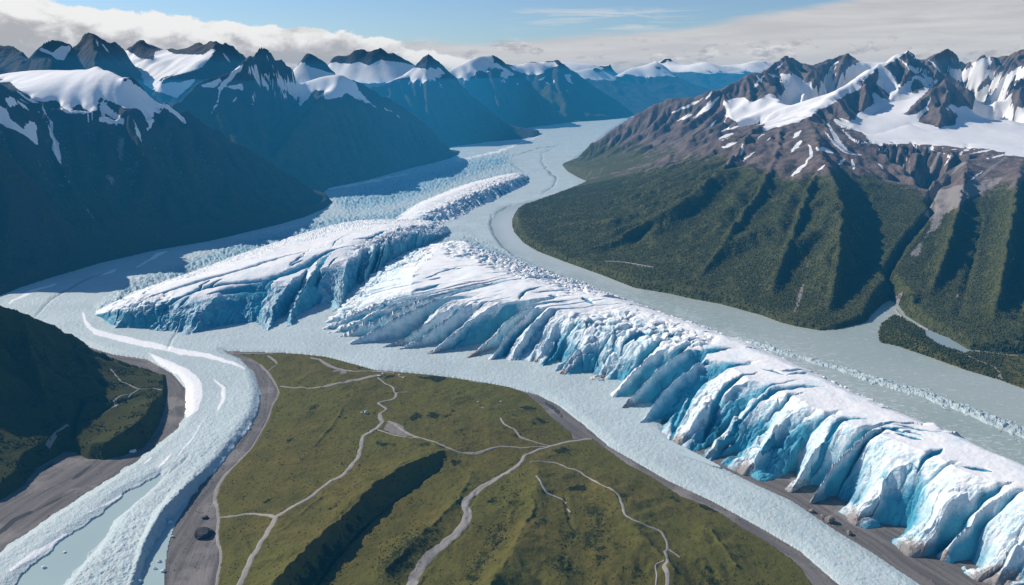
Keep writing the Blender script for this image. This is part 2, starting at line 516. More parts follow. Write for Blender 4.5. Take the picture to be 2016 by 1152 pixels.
peaks('mountain', [[R(-120, 95, 780), R(-40, 100, 790), R(0, 92, 800), R(20, 90, 800), R(50, 105, 790)], [R(40, 118, 750), R(62, 104, 760), R(90, 80, 770), R(108, 76, 780), R(125, 80, 780), R(148, 88, 790)],
                   [R(60, 118, 720), R(100, 112, 700)]], 110, 1.6,
      'jagged dark peaks with a snow gully at the far left skyline', lambda F, px, py: cover(px, py, [ZA([(215, 270), (240, 265), (300, 300), (350, 250), (425, 245), (390, 290), (360, 345), (330, 340), (290, 310), (240, 290)])], soft=6) , 11)
peaks('mountain', [[R(110, 122, 938), R(128, 108, 938), R(150, 88, 945), R(168, 70, 952), R(180, 65, 955), R(195, 78, 959), R(205, 83, 968), R(222, 84, 982), R(236, 94, 1000), R(252, 108, 1020)],
                   [R(180, 65, 955), R(186, 95, 911), R(190, 125, 870)]], 130, 1.7,
      'dark pyramid peak rising behind the left snow plateau', lambda F, px, py: cover(px, py, [], strokes=[(188, 76, 194, 92, 3), (200, 84, 214, 104, 4), (130, 118, 145, 100, 4)], soft=5), 12)
peaks('mountain', [[R(225, 104, 1134), R(255, 94, 1134), R(268, 86, 1134), R(278, 77, 1134), R(290, 84, 1134), R(306, 90, 1134), R(318, 95, 1140), R(340, 96, 1147), R(365, 102, 1140), R(372, 96, 1121)],
                   [R(372, 96, 1121), R(381, 86, 1115), R(389, 82, 1109), R(400, 90, 1096), R(410, 87, 1071), R(424, 79, 1046), R(434, 88, 1058), R(444, 83, 1071), R(460, 96, 1084), R(483, 112, 1109)],
                   [R(424, 79, 1046), R(420, 97, 995), R(398, 120, 958), R(360, 140, 926), R(315, 150, 907)],
                   [R(250, 110, 1046), R(300, 122, 1008), R(350, 112, 1008), R(395, 108, 1027)]], 150, 1.8,
      'jagged dark peaks above a bright rolling snowfield behind the left plateau',
      lambda F, px, py: cover(px, py, [ZA([(640, 290), (700, 270), (740, 300), (800, 330), (870, 335), (880, 290), (930, 280), (1000, 310), (1150, 310), (1215, 270), (1225, 285), (1150, 380), (1080, 400), (1000, 420), (920, 440), (900, 460), (1000, 470), (1120, 445), (1000, 560), (850, 500), (720, 400)])],
                              [ZA([(1215, 285), (1150, 390), (1100, 460), (1280, 460), (1400, 330)])], strokes=[(440, 105, 452, 122, 5)], soft=8), 13, veg=0.0, mat=M_DARK)
peaks('mountain', [[R(570, 120, 1150), R(585, 114, 1150), R(598, 106, 1150), R(609, 100, 1150), R(622, 108, 1150), R(640, 124, 1150), R(662, 136, 1150)]], 150, 2.6,
      'small dark peak behind the snowy saddle of the second left mountain', lambda F, px, py: cover(px, py, [ZA([(1640, 330), (1720, 340), (1760, 380), (1900, 400), (1900, 480), (1640, 480)])], soft=6), 14)
peaks('mountain', [[R(640, 124, 1350), R(660, 111, 1350), R(690, 106, 1350), R(700, 98, 1350), R(712, 91, 1350), R(722, 100, 1350), R(735, 98, 1350), R(747, 91, 1350), R(760, 101, 1350), R(775, 103, 1350), R(790, 112, 1350), R(812, 124, 1350), R(840, 132, 1350)]], 200, 2.6,
      'twin-topped dark peak with snow aprons on the skyline', lambda F, px, py: np.maximum(cover(px, py, [ZB([(-60, 345), (0, 350), (60, 365), (130, 355), (190, 370), (260, 340), (330, 350), (440, 360), (520, 380), (300, 470), (-60, 470)])], soft=8), 0.9 * by_slope(118, 0.6)(F, px, py)), 15)

# ------------------------------------------------------------------ second left mountain
base3 = [G(900, 307), G(885, 314), G(860, 321), G(827, 328), G(775, 342), G(720, 357), G(680, 366), G(650, 371), (-168, 655), (-175, 600), (-205, 548), (-300, 520), (-380, 600), (-470, 720), (-480, 900), (-250, 1080), (-70, 1060)]
L3 = [
    [R(340, 205, 640), R(354, 198, 655), R(392, 160, 675), R(444, 146, 690), R(462, 130, 695), R(479, 116, 700), R(496, 104, 715), R(516, 90, 735), R(535, 101, 745), R(552, 110, 752), R(569, 122, 765), R(583, 138, 780), R(600, 153, 800),
     R(640, 144, 815), R(681, 139, 825), R(702, 149, 835), R(722, 154, 842), R(743, 158, 850), R(764, 170, 865), R(782, 182, 880), R(799, 194, 895), R(817, 212, 908), R(834, 233, 925), R(852, 254, 945), R(868, 274, 958), R(886, 292, 970), R(900, 307, 977)],
    [R(479, 116, 700), R(486, 160, 690), R(502, 220, 675), R(522, 290, 655)],
    [R(681, 139, 825), R(649, 175, 765), R(612, 215, 715), R(572, 262, 675), R(540, 300, 655)],
    [R(602, 168, 800), R(577, 240, 750), R(550, 295, 715), R(532, 322, 690)],
    [R(516, 90, 735), R(540, 140, 725), R(560, 165, 730)],
    [R(681, 139, 825), R(720, 200, 790), R(760, 280, 780), R(775, 330, 785)],
]
F3 = terrain(-500, -50, 580, 1090, 1.3, base3, L3, (34, 2.6, 6), ((3.6, 0.4, 50), (1.9, 0.25, 40)), 21, 0.5)
px, py = warped(F3, 6, 12)
s3 = cover(px, py, [ZA([(1640, 340), (1720, 345), (1780, 380), (1900, 395), (1960, 400), (1950, 430), (2016, 460), (2030, 540), (2000, 520), (1930, 550), (1870, 560), (1850, 520), (1780, 510), (1740, 570), (1700, 600), (1650, 560), (1640, 530), (1560, 490), (1500, 420), (1530, 420), (1620, 450), (1680, 460), (1660, 400)]),
                    ZA([(1410, 380), (1470, 335), (1480, 350), (1450, 400), (1410, 400)]), ZA([(1430, 410), (1480, 440), (1520, 480), (1570, 540), (1530, 520), (1490, 490), (1450, 450)]),
                    ZA([(1140, 480), (1250, 435), (1255, 460), (1210, 500), (1150, 490)]), ZA([(1330, 385), (1380, 345), (1370, 390), (1310, 450), (1250, 520), (1230, 500), (1300, 420)]),
                    ZA([(970, 550), (1060, 470), (1130, 445), (1120, 470), (1050, 510), (1010, 570)]), ZA([(1270, 490), (1390, 480), (1370, 515), (1300, 500)]),
                    ZB([(-60, 390), (0, 400), (60, 400), (115, 470), (130, 510), (200, 585), (150, 570), (70, 530), (0, 550), (-60, 560)]), ZB([(185, 460), (240, 470), (262, 520), (220, 500)])],
           strokes=[(440, 155, 428, 200, 415, 225, 4), (517, 103, 545, 135, 555, 150, 4), (510, 175, 495, 208, 4), (470, 185, 455, 205, 3), (730, 205, 742, 212, 3), (755, 212, 772, 222, 3), (780, 226, 790, 232, 3), (700, 176, 720, 196, 4)], soft=6)
soften_snow(F3, s3, 6)
v3 = 0.8 - 0.6 * sstep(60, 95, F3.Z + 12 * fbm(F3.X, F3.Y, 50, 3, 5)) - 0.2 * sstep(0.9, 1.4, slope(F3))
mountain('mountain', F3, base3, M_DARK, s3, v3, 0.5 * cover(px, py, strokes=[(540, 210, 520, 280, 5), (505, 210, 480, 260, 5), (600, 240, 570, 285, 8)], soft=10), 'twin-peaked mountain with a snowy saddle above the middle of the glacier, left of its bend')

# ------------------------------------------------------------------ the row of mountains along the far left shore
def shore_mountain(ridge, base, spurs, cell, snow, label, seed, noise, veg=0.75):
    return peaks('mountain', [ridge] + spurs, 0, cell, label, snow, seed, noise, ((cell * 2.2, 0.4, 50), (cell * 1.2, 0.2, 30)), M_DARK,
                 lambda F: veg - 0.6 * sstep(60, 100, F.Z + 14 * fbm(F.X, F.Y, 60, 3, 5)), base, 1.0, 50)
shore_mountain([R(680, 170, 1080), R(720, 174, 1110), R(764, 163, 1150), R(795, 144, 1185), R(820, 126, 1212), R(842, 106, 1235), R(856, 114, 1240), R(868, 126, 1245), R(882, 140, 1250), R(896, 153, 1255), R(924, 181, 1267), R(955, 208, 1282), R(990, 236, 1300), R(1015, 254, 1312), R(1033, 267, 1320)],
               [G(1033, 267), G(1005, 273), G(972, 279), G(920, 286), G(882, 291), (-140, 1010), (-190, 950), (-330, 900), (-450, 1050), (-380, 1400), (-60, 1500), (24, 1400)],
               [[R(842, 106, 1235), R(838, 150, 1168), R(842, 215, 1125), R(862, 275, 1103)], [R(764, 163, 1150), R(775, 220, 1080), R(800, 280, 1030)]], 1.8,
               lambda F, px, py: cover(px, py, [ZB([(100, 420), (300, 390), (420, 370), (460, 385), (590, 385), (620, 420), (560, 460), (530, 440), (490, 470), (470, 440), (440, 470), (420, 440), (360, 440), (290, 470), (200, 440)])],
                                       strokes=[(865, 165, 870, 172, 6), (838, 150, 826, 175, 4), (815, 152, 800, 172, 4), (850, 150, 843, 168, 3)], soft=5),
               'dark pyramid mountain with a snow collar on the far left shore', 31, (40, 7, 6))
shore_mountain([R(850, 150, 1500), R(880, 133, 1540), R(905, 122, 1565), R(931, 111, 1590), R(950, 100, 1612), R(967, 104, 1622), R(980, 113, 1628), R(993, 123, 1634), R(1032, 149, 1645), R(1059, 177, 1658), R(1091, 208, 1678), R(1110, 228, 1692), R(1125, 241, 1705)],
               [G(1125, 241), G(1090, 246), G(1050, 251), G(1010, 257), (-60, 1400), (-160, 1300), (-330, 1300), (-400, 1700), (-100, 1960), (140, 1820)],
               [[R(967, 104, 1622), R(968, 150, 1545), R(985, 215, 1476)], [R(931, 111, 1590), R(915, 160, 1500), R(930, 215, 1420)]], 2.4,
               lambda F, px, py: cover(px, py, [ZB([(560, 400), (640, 350), (760, 320), (840, 285), (885, 300), (900, 350), (950, 380), (1020, 420), (960, 450), (930, 430), (960, 400), (900, 380), (860, 410), (800, 400), (790, 430), (740, 460), (720, 440), (690, 450)])],
                                       strokes=[(985, 158, 1000, 166, 4), (925, 145, 912, 165, 4), (1010, 160, 1024, 168, 3)], soft=4),
               'mountain with a smooth snow dome and dark right flank, third along the left shore', 32, (50, 9, 6))
shore_mountain([R(960, 135, 1850), R(1007, 124, 1890), R(1040, 122, 1920), R(1070, 120, 1940), R(1099, 117, 1955), R(1115, 129, 1963), R(1129, 139, 1970), R(1167, 167, 1990), R(1215, 198, 2022), R(1240, 217, 2042), R(1257, 226, 2054)],
               [G(1257, 226), G(1235, 231), G(1200, 236), G(1120, 242), (80, 1640), (-60, 1640), (-200, 2000), (150, 2400), (390, 2200)],
               [[R(1099, 117, 1955), R(1098, 160, 1840), R(1115, 210, 1745)]], 3.2,
               lambda F, px, py: cover(px, py, [ZB([(980, 370), (1060, 355), (1240, 345), (1270, 370), (1200, 390), (1180, 410), (1130, 430), (1060, 420), (1000, 390)]), ZB([(1300, 425), (1330, 420), (1340, 455), (1320, 470)])],
                                       strokes=[(1120, 160, 1130, 165, 4), (1075, 150, 1060, 158, 4), (1092, 155, 1088, 170, 3), (1070, 160, 1080, 165, 3)], soft=4),
               'low snowy topped mountain fading into blue haze, fourth along the left shore', 33, (60, 10, 5))
peaks('mountain', [[R(1110, 140, 2380), R(1140, 135, 2420), R(1174, 129, 2450), R(1188, 138, 2500), R(1202, 149, 2550), R(1250, 177, 2750), R(1299, 201, 3000)]], 330, 5.5,
      'hazy blue mountain sloping down to the far head of the glacier', by_slope(78, 1.1, 1.0), 34, (80, 14, 5))
peaks('mountain', [[R(1215, 150, 2500), R(1236, 135, 2600), R(1250, 128, 2650), R(1268, 128, 2680), R(1292, 115, 2700), R(1303, 125, 2700), R(1313, 135, 2720), R(1340, 160, 2750), R(1365, 178, 2800), R(1395, 196, 2850)], [R(1292, 115, 2700), R(1280, 150, 2560), R(1270, 180, 2500)]], 300, 5.0,
      'hazy blue pyramid mountain with snow flecks at the head of the valley', by_slope(84, 1.1, 0.95), 35, (80, 14, 5))
peaks('mountain', [[R(1285, 123, 3500), R(1305, 113, 3500), R(1314, 106, 3500), R(1327, 118, 3500), R(1345, 125, 3500), R(1370, 127, 3400), R(1392, 118, 3400), R(1415, 130, 3400), R(1440, 126, 3500), R(1476, 121, 3500), R(1510, 116, 3600), R(1560, 123, 3600)],
                   [R(1392, 118, 3400), R(1385, 150, 3200), R(1380, 180, 3000)], [R(1476, 121, 3500), R(1440, 155, 3200)]], 380, 7.0,
      'farthest pale blue range with snow on the skyline between the two shores', by_slope(98, 1.05, 0.9), 36, (110, 30, 6), rr=4.0)
peaks('mountain', [[R(960, 128, 3300), R(1000, 122, 3300), R(1050, 121, 3300), R(1085, 118, 3300), R(1100, 119, 3300), R(1125, 119, 3300), R(1160, 122, 3300), R(1200, 127, 3300)]], 380, 8.0,
      'low distant range just showing above the far left mountains', by_slope(95, 0.8), 37, (110, 18, 5))
print('left mountains', round(time.time() - T0, 1))

# ------------------------------------------------------------------ right massif: one relief, shared out to three mountains
baseR = [G(1008, 436), G(1012, 456), G(1031, 478), G(1059, 495), G(1111, 515), G(1181, 540), G(1250, 567), G(1316, 578), G(1360, 588), G(1420, 599), G(1460, 610), G(1500, 621), G(1540, 636), G(1569, 643), G(1615, 651), G(1646, 649), G(1680, 641), G(1705, 634), G(1713, 622), G(1722, 613), G(1736, 600),
         G(1752, 590), G(1771, 602), G(1785, 623), G(1830, 651), G(1872, 668), G(1906, 689), G(2016, 698), G(2200, 712), G(2400, 720), (560, 330), (760, 500), (760, 1010), (240, 1010), (110, 940),
         G(1106, 327), G(1118, 340), G(1140, 352), G(1160, 359), G(1176, 364), G(1150, 374), G(1129, 381), G(1090, 392), G(1059, 402), G(1030, 411), G(1014, 422)]
LR = [
    # spur behind, up to the first snowy tops
    [R(1108, 328, 857), R(1136, 309, 850), R(1163, 281, 845), R(1191, 267, 835), R(1229, 240, 828), R(1257, 222, 820), R(1285, 205, 812), R(1313, 194, 806), R(1340, 192, 800), R(1370, 190, 792), R(1390, 182, 788), R(1406, 176, 785),
     R(1422, 176, 786), R(1445, 162, 795), R(1469, 149, 802), R(1490, 143, 812), R(1510, 137, 822), R(1524, 124, 835), R(1536, 116, 845), R(1548, 110, 852), R(1560, 112, 858), R(1573, 120, 866), R(1597, 129, 880)],
    [R(1469, 149, 802), R(1478, 175, 775), R(1475, 195, 755)], [R(1548, 110, 852), R(1556, 140, 820), R(1560, 168, 790)],
    [R(1422, 176, 786), R(1440, 210, 745), R(1450, 238, 715)],
    # second snowy top
    [R(1597, 129, 880), R(1611, 122, 890), R(1630, 118, 895), R(1642, 114, 895), R(1655, 108, 900), R(1667, 105, 900), R(1680, 112, 905), R(1691, 122, 905), R(1712, 126, 900)], [R(1667, 105, 900), R(1652, 135, 860), R(1640, 150, 835)],
    [R(1585, 150, 815), R(1601, 134, 822), R(1618, 150, 815)],
    # main ridge
    [R(1175, 364, 714), R(1222, 347, 685), R(1264, 326, 655), R(1306, 306, 630), R(1360, 290, 610), R(1420, 271, 602), R(1480, 252, 603), R(1540, 240, 610), R(1590, 230, 618), R(1612, 205, 662), R(1639, 180, 682), R(1670, 160, 704), R(1701, 139, 722), R(1733, 118, 745), R(1750, 110, 756), R(1764, 102, 766), R(1785, 93, 780),
     R(1802, 104, 776), R(1819, 119, 770), R(1845, 135, 762), R(1871, 149, 755), R(1900, 168, 745), R(1924, 182, 735), R(1945, 196, 728)],
    [R(1785, 93, 780), R(1790, 130, 740), R(1770, 165, 712), R(1755, 185, 700)], [R(1845, 135, 762), R(1830, 165, 728), R(1800, 180, 712)],
    [R(1701, 139, 722), R(1706, 175, 690), R(1700, 205, 672)], [R(1639, 180, 682), R(1665, 215, 650), R(1672, 235, 638)],
    # right skyline
    [R(1815, 135, 840), R(1830, 115, 850), R(1848, 103, 856), R(1866, 93, 862), R(1884, 107, 856), R(1906, 128, 850), R(1931, 144, 842)],
    [R(1890, 140, 885), R(1913, 120, 890), R(1928, 108, 890), R(1941, 106, 890), R(1955, 112, 885), R(1969, 115, 875), R(1990, 105, 866), R(2010, 98, 856), R(2060, 92, 846), R(2150, 100, 840), R(2300, 100, 840)],
    [R(2010, 98, 856), R(1985, 130, 800), R(1962, 165, 752), R(1975, 190, 722)], [R(2150, 100, 840), R(2060, 140, 760), R(2005, 178, 700), R(1995, 205, 680)],
    # rock pyramid standing out of the snow
    [R(1861, 155, 690), R(1868, 180, 674), R(1852, 205, 658), R(1851, 248, 634)], [R(1861, 155, 690), R(1835, 178, 680), R(1810, 200, 672), R(1783, 222, 664)], [R(1861, 155, 690), R(1885, 170, 686), R(1899, 182, 684), R(1920, 208, 674)],
    # floors of the snow basins
    [R(1440, 222, 712), R(1500, 216, 716), R(1560, 196, 735), R(1620, 172, 765), R(1680, 148, 790), R(1712, 130, 860)],
    [R(1672, 245, 622), R(1720, 232, 680), R(1760, 205, 700), R(1800, 200, 705)],
    [R(1715, 268, 612), R(1790, 250, 648), R(1830, 262, 625), R(1900, 252, 645), R(1960, 232, 680), R(2100, 240, 670), R(2300, 240, 670)], [R(1960, 232, 680), R(1955, 195, 760), R(1945, 150, 830)],
    # lip of the great basin
    [R(1660, 250, 618), R(1690, 268, 606), R(1722, 279, 600), R(1802, 280, 600), R(1906, 289, 590), R(2016, 293, 582), R(2200, 300, 570), R(2400, 300, 570)],
    # right shoulder of the green mountain, front spine
    [R(1590, 230, 618), W(1640, 252, 62), W(1690, 272, 56), W(1722, 284, 52), W(1750, 306, 46), W(1774, 330, 39), W(1809, 365, 31), W(1836, 392, 24.5)],
    [R(1590, 230, 618), W(1606, 262, 60), W(1622, 310, 50), W(1640, 348, 43), W(1660, 400, 34), W(1655, 450, 27), W(1648, 530, 15.5), W(1632, 600, 6)],
    [R(1480, 252, 603), W(1450, 300, 49), W(1400, 350, 39), W(1330, 400, 29), W(1220, 460, 15), W(1150, 490, 6)],
    [R(1540, 240, 610), W(1530, 300, 50), W(1500, 360, 39), W(1450, 430, 26), W(1390, 520, 11), W(1360, 565, 3.5)],
    [W(1622, 310, 50), W(1590, 370, 38), W(1560, 450, 25), W(1520, 560, 9.5)],
    # creek
    [W(1782, 305, 44), W(1797, 344, 32), W(1824, 374, 25.5), W(1838, 402, 21), W(1824, 424, 19), W(1832, 440, 16.5), W(1803, 481, 10), W(1772, 519, 5.5), W(1742, 567, 1.5), W(1758, 588, 0.5)],
    # spurs of the right-hand mountain
    [R(1906, 289, 590), W(1900, 340, 43), W(1888, 400, 34), W(1868, 470, 24), W(1835, 560, 10), W(1803, 610, 2)],
    [R(2016, 293, 582), W(2003, 360, 43), W(1990, 440, 33), W(1975, 540, 18), W(1950, 640, 5)],
    [R(2200, 300, 570), W(2170, 400, 38), W(2120, 500, 25), W(2080, 600, 10)],
    [W(1950, 335, 41), W(1938, 420, 28), W(1912, 520, 13), W(1885, 630, 3)],
    [W(2085, 335, 41), W(2055, 450, 25), W(2025, 560, 11), W(1995, 640, 3)],
]
FR = terrain(-14, 620, 260, 1000, 1.0, baseR, LR, (22, 3.2, 6), ((4.0, 0.6, 55), (2.0, 0.45, 60), (1.0, 0.12, 40)), 41, 0.7, its=60)
# gullies seen on the green slope, cut where their sight lines meet it
GUL = [([(1604, 400), (1590, 463), (1560, 530), (1503, 619)], 3.5, 7), ([(1545, 375), (1500, 440), (1450, 500), (1425, 540)], 3.0, 7), ([(1430, 345), (1420, 385), (1370, 440), (1316, 508)], 2.6, 7),
       ([(1480, 350), (1455, 400), (1410, 450), (1370, 510)], 2.6, 6), ([(1352, 395), (1310, 430), (1270, 470), (1230, 505)], 2.2, 6), ([(1290, 400), (1230, 440), (1170, 480)], 1.6, 5), ([(1620, 470), (1600, 530), (1570, 600), (1545, 635)], 4.0, 6),
       ([(1675, 345), (1690, 420), (1700, 500), (1690, 580)], 4, 8), ([(1960, 400), (1950, 480), (1920, 560), (1890, 640)], 6, 9), ([(1915, 420), (1890, 490), (1860, 560), (1840, 630)], 4.5, 7), ([(2010, 430), (2000, 500), (1985, 580), (1960, 660)], 5, 8), ([(1870, 420), (1845, 500), (1815, 570)], 3, 6)]
GUL = [(p_, d_ * 0.5, w_ * 1.1) for p_, d_, w_ in GUL]
wx = 4.0 * fbm(FR.X, FR.Y, 30, 3, 77); wy = 4.0 * fbm(FR.X, FR.Y, 30, 3, 78)
Z0 = FR.Z.copy()
for pts, dep, wid in GUL:
    w = [FR.hit(*p) for p in pts]
    d, par = dist_lines(FR.X + wx, FR.Y + wy, smooth_curve(w, 5))
    ends = np.clip(np.minimum(par, (len(w) - 1) * 5 - par) / 4, 0, 1)
    FR.Z = FR.Z - dep * ends * np.exp(-(d / wid) ** 2) * np.clip(Z0 / 10, 0, 1)
FR.shore(FR.Z + 0.25 * np.clip(Z0 / 6, 0, 1) * fbm(FR.X, FR.Y, 5, 3, 55))
px, py = warped(FR, 5, 9)
snowR = [ZC_([(318, 575), (430, 560), (480, 590), (570, 540), (640, 530), (690, 490), (640, 430), (700, 420), (760, 465), (850, 455), (910, 425), (1080, 360), (1180, 350), (1290, 285), (1350, 270), (1330, 300), (1290, 330), (1170, 385), (1110, 440), (930, 510), (1090, 470), (1080, 500), (960, 560), (870, 610), (800, 650), (740, 680), (600, 720), (545, 740), (540, 720), (700, 640), (600, 690), (520, 700), (400, 690), (340, 650)]),
         ZC_([(1200, 360), (1260, 420), (1300, 490), (1380, 470), (1400, 430), (1530, 460), (1440, 560), (1340, 640), (1420, 640), (1550, 545), (1550, 570), (1480, 610), (1410, 690), (1540, 715), (1620, 715), (1640, 660), (1580, 600), (1640, 620), (1740, 600), (1750, 500), (1680, 440), (1600, 420), (1580, 380), (1700, 380), (1770, 415), (1720, 350), (1820, 320), (1830, 345), (1780, 400), (1900, 410), (2016, 380), (2016, 420), (1950, 440), (1870, 510), (1950, 520), (1930, 570), (2016, 600), (2400, 600), (2400, 880), (2016, 885), (1920, 870), (1900, 840), (1700, 832), (1400, 805), (1150, 805), (1100, 745), (980, 715), (940, 680), (1060, 690), (1080, 650), (1170, 600), (1165, 540), (1250, 580), (1265, 545), (1190, 470)])]
holesR = [ZC_([(755, 460), (800, 395), (850, 385), (885, 425), (860, 460)]), ZC_([(1750, 460), (1790, 445), (1850, 470), (1840, 510), (1770, 490)]), ZC_([(1335, 650), (1440, 545), (1510, 470), (1570, 445), (1640, 490), (1690, 520), (1740, 600), (1700, 610), (1640, 580), (1580, 600), (1640, 660), (1620, 715), (1545, 725), (1410, 690), (1480, 620), (1460, 610), (1400, 650)]), ZC_([(1380, 530), (1375, 470), (1410, 440), (1460, 500)])]
Z3 = lambda *a: tuple([1316 + v / 2.88 if i % 2 == 0 else v / 2.88 for i, v in enumerate(a[:-1])]) + (a[-1] / 2.88,)
strR = [Z3(140, 670, 220, 610, 290, 550, 24), Z3(20, 640, 110, 600, 200, 555, 16), Z3(50, 690, 130, 645, 12), Z3(225, 725, 270, 685, 16), Z3(290, 790, 370, 755, 18), Z3(300, 745, 400, 710, 480, 690, 16), Z3(540, 735, 650, 700, 760, 672, 20), Z3(310, 835, 380, 805, 20), Z3(410, 880, 425, 815, 18), Z3(420, 915, 490, 860, 12),
        Z3(700, 862, 750, 800, 24), Z3(700, 1000, 740, 965, 780, 930, 24), Z3(780, 930, 810, 870, 800, 820, 20), Z3(835, 835, 930, 862, 30), Z3(710, 780, 750, 740, 26), Z3(850, 965, 885, 935, 14), Z3(970, 930, 995, 905, 22), Z3(500, 790, 540, 765, 10), Z3(560, 800, 580, 780, 8), Z3(1040, 905, 1050, 960, 20),
        Z3(215, 560, 245, 515, 14), Z3(480, 495, 540, 430, 16), Z3(500, 430, 530, 470, 12), Z3(560, 410, 610, 440, 640, 460, 8), Z3(610, 400, 650, 355, 8), Z3(905, 700, 960, 800, 1010, 850, 26), Z3(880, 740, 930, 800, 1000, 860, 1100, 880, 14), Z3(985, 735, 1060, 800, 1150, 810, 16), Z3(1190, 930, 1220, 955, 8),
        Z3(1300, 335, 1400, 400, 1490, 410, 22), Z3(1350, 290, 1420, 340, 14), Z3(1480, 340, 1560, 420, 12), Z3(1490, 545, 1470, 610, 10), Z3(1200, 830, 1250, 880, 1290, 910, 12), Z3(1340, 840, 1360, 900, 1380, 960, 9), Z3(1500, 850, 1600, 880, 1560, 930, 7), Z3(1700, 870, 1850, 845, 1960, 860, 9), Z3(1700, 1030, 1780, 970, 10), Z3(1800, 900, 1900, 880, 2000, 880, 10),
        Z3(880, 430, 960, 350, 16), Z3(1570, 600, 1600, 660, 8), Z3(200, 620, 240, 570, 10), Z3(320, 690, 330, 640, 8), Z3(640, 660, 690, 640, 8)]
sR = cover(px, py, snowR, holesR, strR, soft=5, grow=2.5)
soften_snow(FR, sR, 7)
hol = hollow(FR, 14)
sR = np.maximum(sR, 0.95 * cover(px, py, [ZC_([(1150, 800), (1400, 800), (1700, 830), (2016, 845), (2300, 850), (2300, 900), (2016, 890), (1600, 880), (1300, 860), (1180, 850)])], soft=14) * sstep(-0.15, 0.35, hol + 0.5 * fbm(FR.X, FR.Y, 8, 3, 71)) * 0.9)
vegline = sdf(px, py, ZC_([(-900, 1080), (0, 930), (120, 880), (300, 890), (420, 940), (560, 985), (700, 1010), (860, 985), (1000, 965), (1080, 1010), (1180, 1000), (1280, 1050), (1420, 1060), (1520, 1130), (1590, 1170), (1680, 1150), (1800, 1080), (2016, 1020), (2500, 1000), (2500, 2600), (-900, 2600)]))
vR = np.clip(0.5 + (vegline + 14 * fbm(FR.X, FR.Y, 18, 4, 61) + 6 * np.clip(hol, -1.5, 1.5)) / 50, 0, 1)
spur = (sdf(px, py, [(1100, 335), (1163, 280), (1240, 235), (1290, 222), (1330, 255), (1330, 300), (1250, 330), (1180, 370), (1100, 360)]) > -6)
vR = np.where(spur & (FR.Y > 680), np.clip(0.75 - sstep(20, 62, FR.Z + 10 * fbm(FR.X, FR.Y, 20, 3, 4)), 0, 1) * 0.85, vR)
scR = cover(px, py, [ZE([(1500, -40), (1560, -20), (1700, -60), (1900, -90), (1850, -40), (1700, 30), (1640, 80), (1560, 130), (1540, 190), (1480, 230), (1440, 270), (1430, 340), (1390, 370), (1370, 345), (1410, 300), (1480, 215), (1490, 160), (1450, 125), (1500, 60)]),
                     ZE([(1250, 625), (1290, 580), (1330, 560), (1305, 640), (1310, 690), (1280, 670)])],
            strokes=[(1580, 560, 1572, 590, 1565, 612, 8), (1589, 528, 1594, 518, 6), (1666, 540, 1667, 555, 3), (1372, 490, 1376, 486, 4), (1800, 340, 1830, 372, 1838, 400, 14), (1760, 305, 1790, 340, 1812, 365, 10), (1850, 300, 1830, 340, 1818, 360, 8), (1900, 320, 1860, 350, 1835, 375, 8), (1980, 310, 1900, 370, 1860, 400, 8), (1995, 505, 1990, 520, 5), (1889, 575, 1884, 592, 5)], soft=6)
creek_line = np.asarray([G(1752, 590)] + [FR.hit(*p) for p in [(1742, 567), (1772, 519), (1803, 481), (1832, 441), (1838, 402)]] + [(FR.hit(1800, 345))])
# split: upper snow massif / right-hand mountain / green front mountain
upper = inside(px, py, ZC_([(-900, 700), (380, 705), (560, 700), (790, 655), (940, 690), (1100, 760), (1160, 820), (1400, 850), (1700, 870), (2016, 900), (2600, 920), (2600, -400), (-900, -400)])) | (FR.Y > 690)
cl, cpar = dist_lines(FR.X, FR.Y, creek_line)
right = inside(FR.X, FR.Y, np.concatenate([creek_line, [(430, 700), (900, 600), (900, 250), (190, 250)]]))
inR = inside(FR.X, FR.Y, baseR)
for nm, k, lab in (('mountain', upper, 'snow-filled rocky massif with bare summits along the right skyline'), ('mountain', right & ~upper, 'forested mountainside right of the creek, grey scree near its top'), ('mountain', ~right & ~upper, 'green ribbed mountain with a brown rocky top and snow streaks, right of the grey river')):
    mountain(nm, FR, baseR, M_RIGHT, sR, vR, scR, lab, keep=k & (FR.X < 600))
print('right massif', round(time.time() - T0, 1))

# ------------------------------------------------------------------ near left hill
baseH = [G(325, 738), G(328, 770), G(325, 800), G(310, 842), G(284, 880), G(244, 897), G(205, 905), G(172, 903), G(150, 890), G(128, 888), G(100, 905), G(70, 922), G(45, 955), G(0, 985), G(-80, 1040), G(-300, 1100), (-330, 160), (-330, 232), (-240, 236), G(0, 618), G(70, 645), G(140, 673), G(190, 703), G(230, 715), G(280, 729), G(316, 741)]
LH = [[R(-300, 520, 205), R(-120, 560, 209), R(0, 599, 215), R(40, 613, 219), R(70, 626, 224), R(105, 641, 230), R(140, 656, 236), R(165, 673, 240), R(190, 690, 241.5), R(230, 706, 239.8), R(280, 722, 238.8), R(322, 738, 238.2)],
      [R(40, 613, 219), W(66, 700, 20), W(95, 780, 10), W(122, 845, 3)], [R(140, 656, 236), W(175, 730, 8), W(205, 770, 3.5)],
      [W(170, 872, 3.0), W(200, 868, 5.0), W(240, 850, 5.6), W(278, 829, 5.6), W(300, 790, 4.8), W(322, 773, 1.6)], [W(180, 830, 3.6), W(230, 800, 3.0), W(290, 775, 1.8)],
      [W(165, 800, 3.6), W(150, 840, 2.2), W(145, 880, 0.6)]]
FH = terrain(-240, -70, 160, 305, 0.45, baseH, LH, (14, 0.7, 6), ((1.6, 0.4, 40), (0.8, 0.2, 30)), 51, 0.3, full=10)
FH.shore(FH.Z + 0.10 * fbm(FH.X, FH.Y, 2.2, 3, 5))
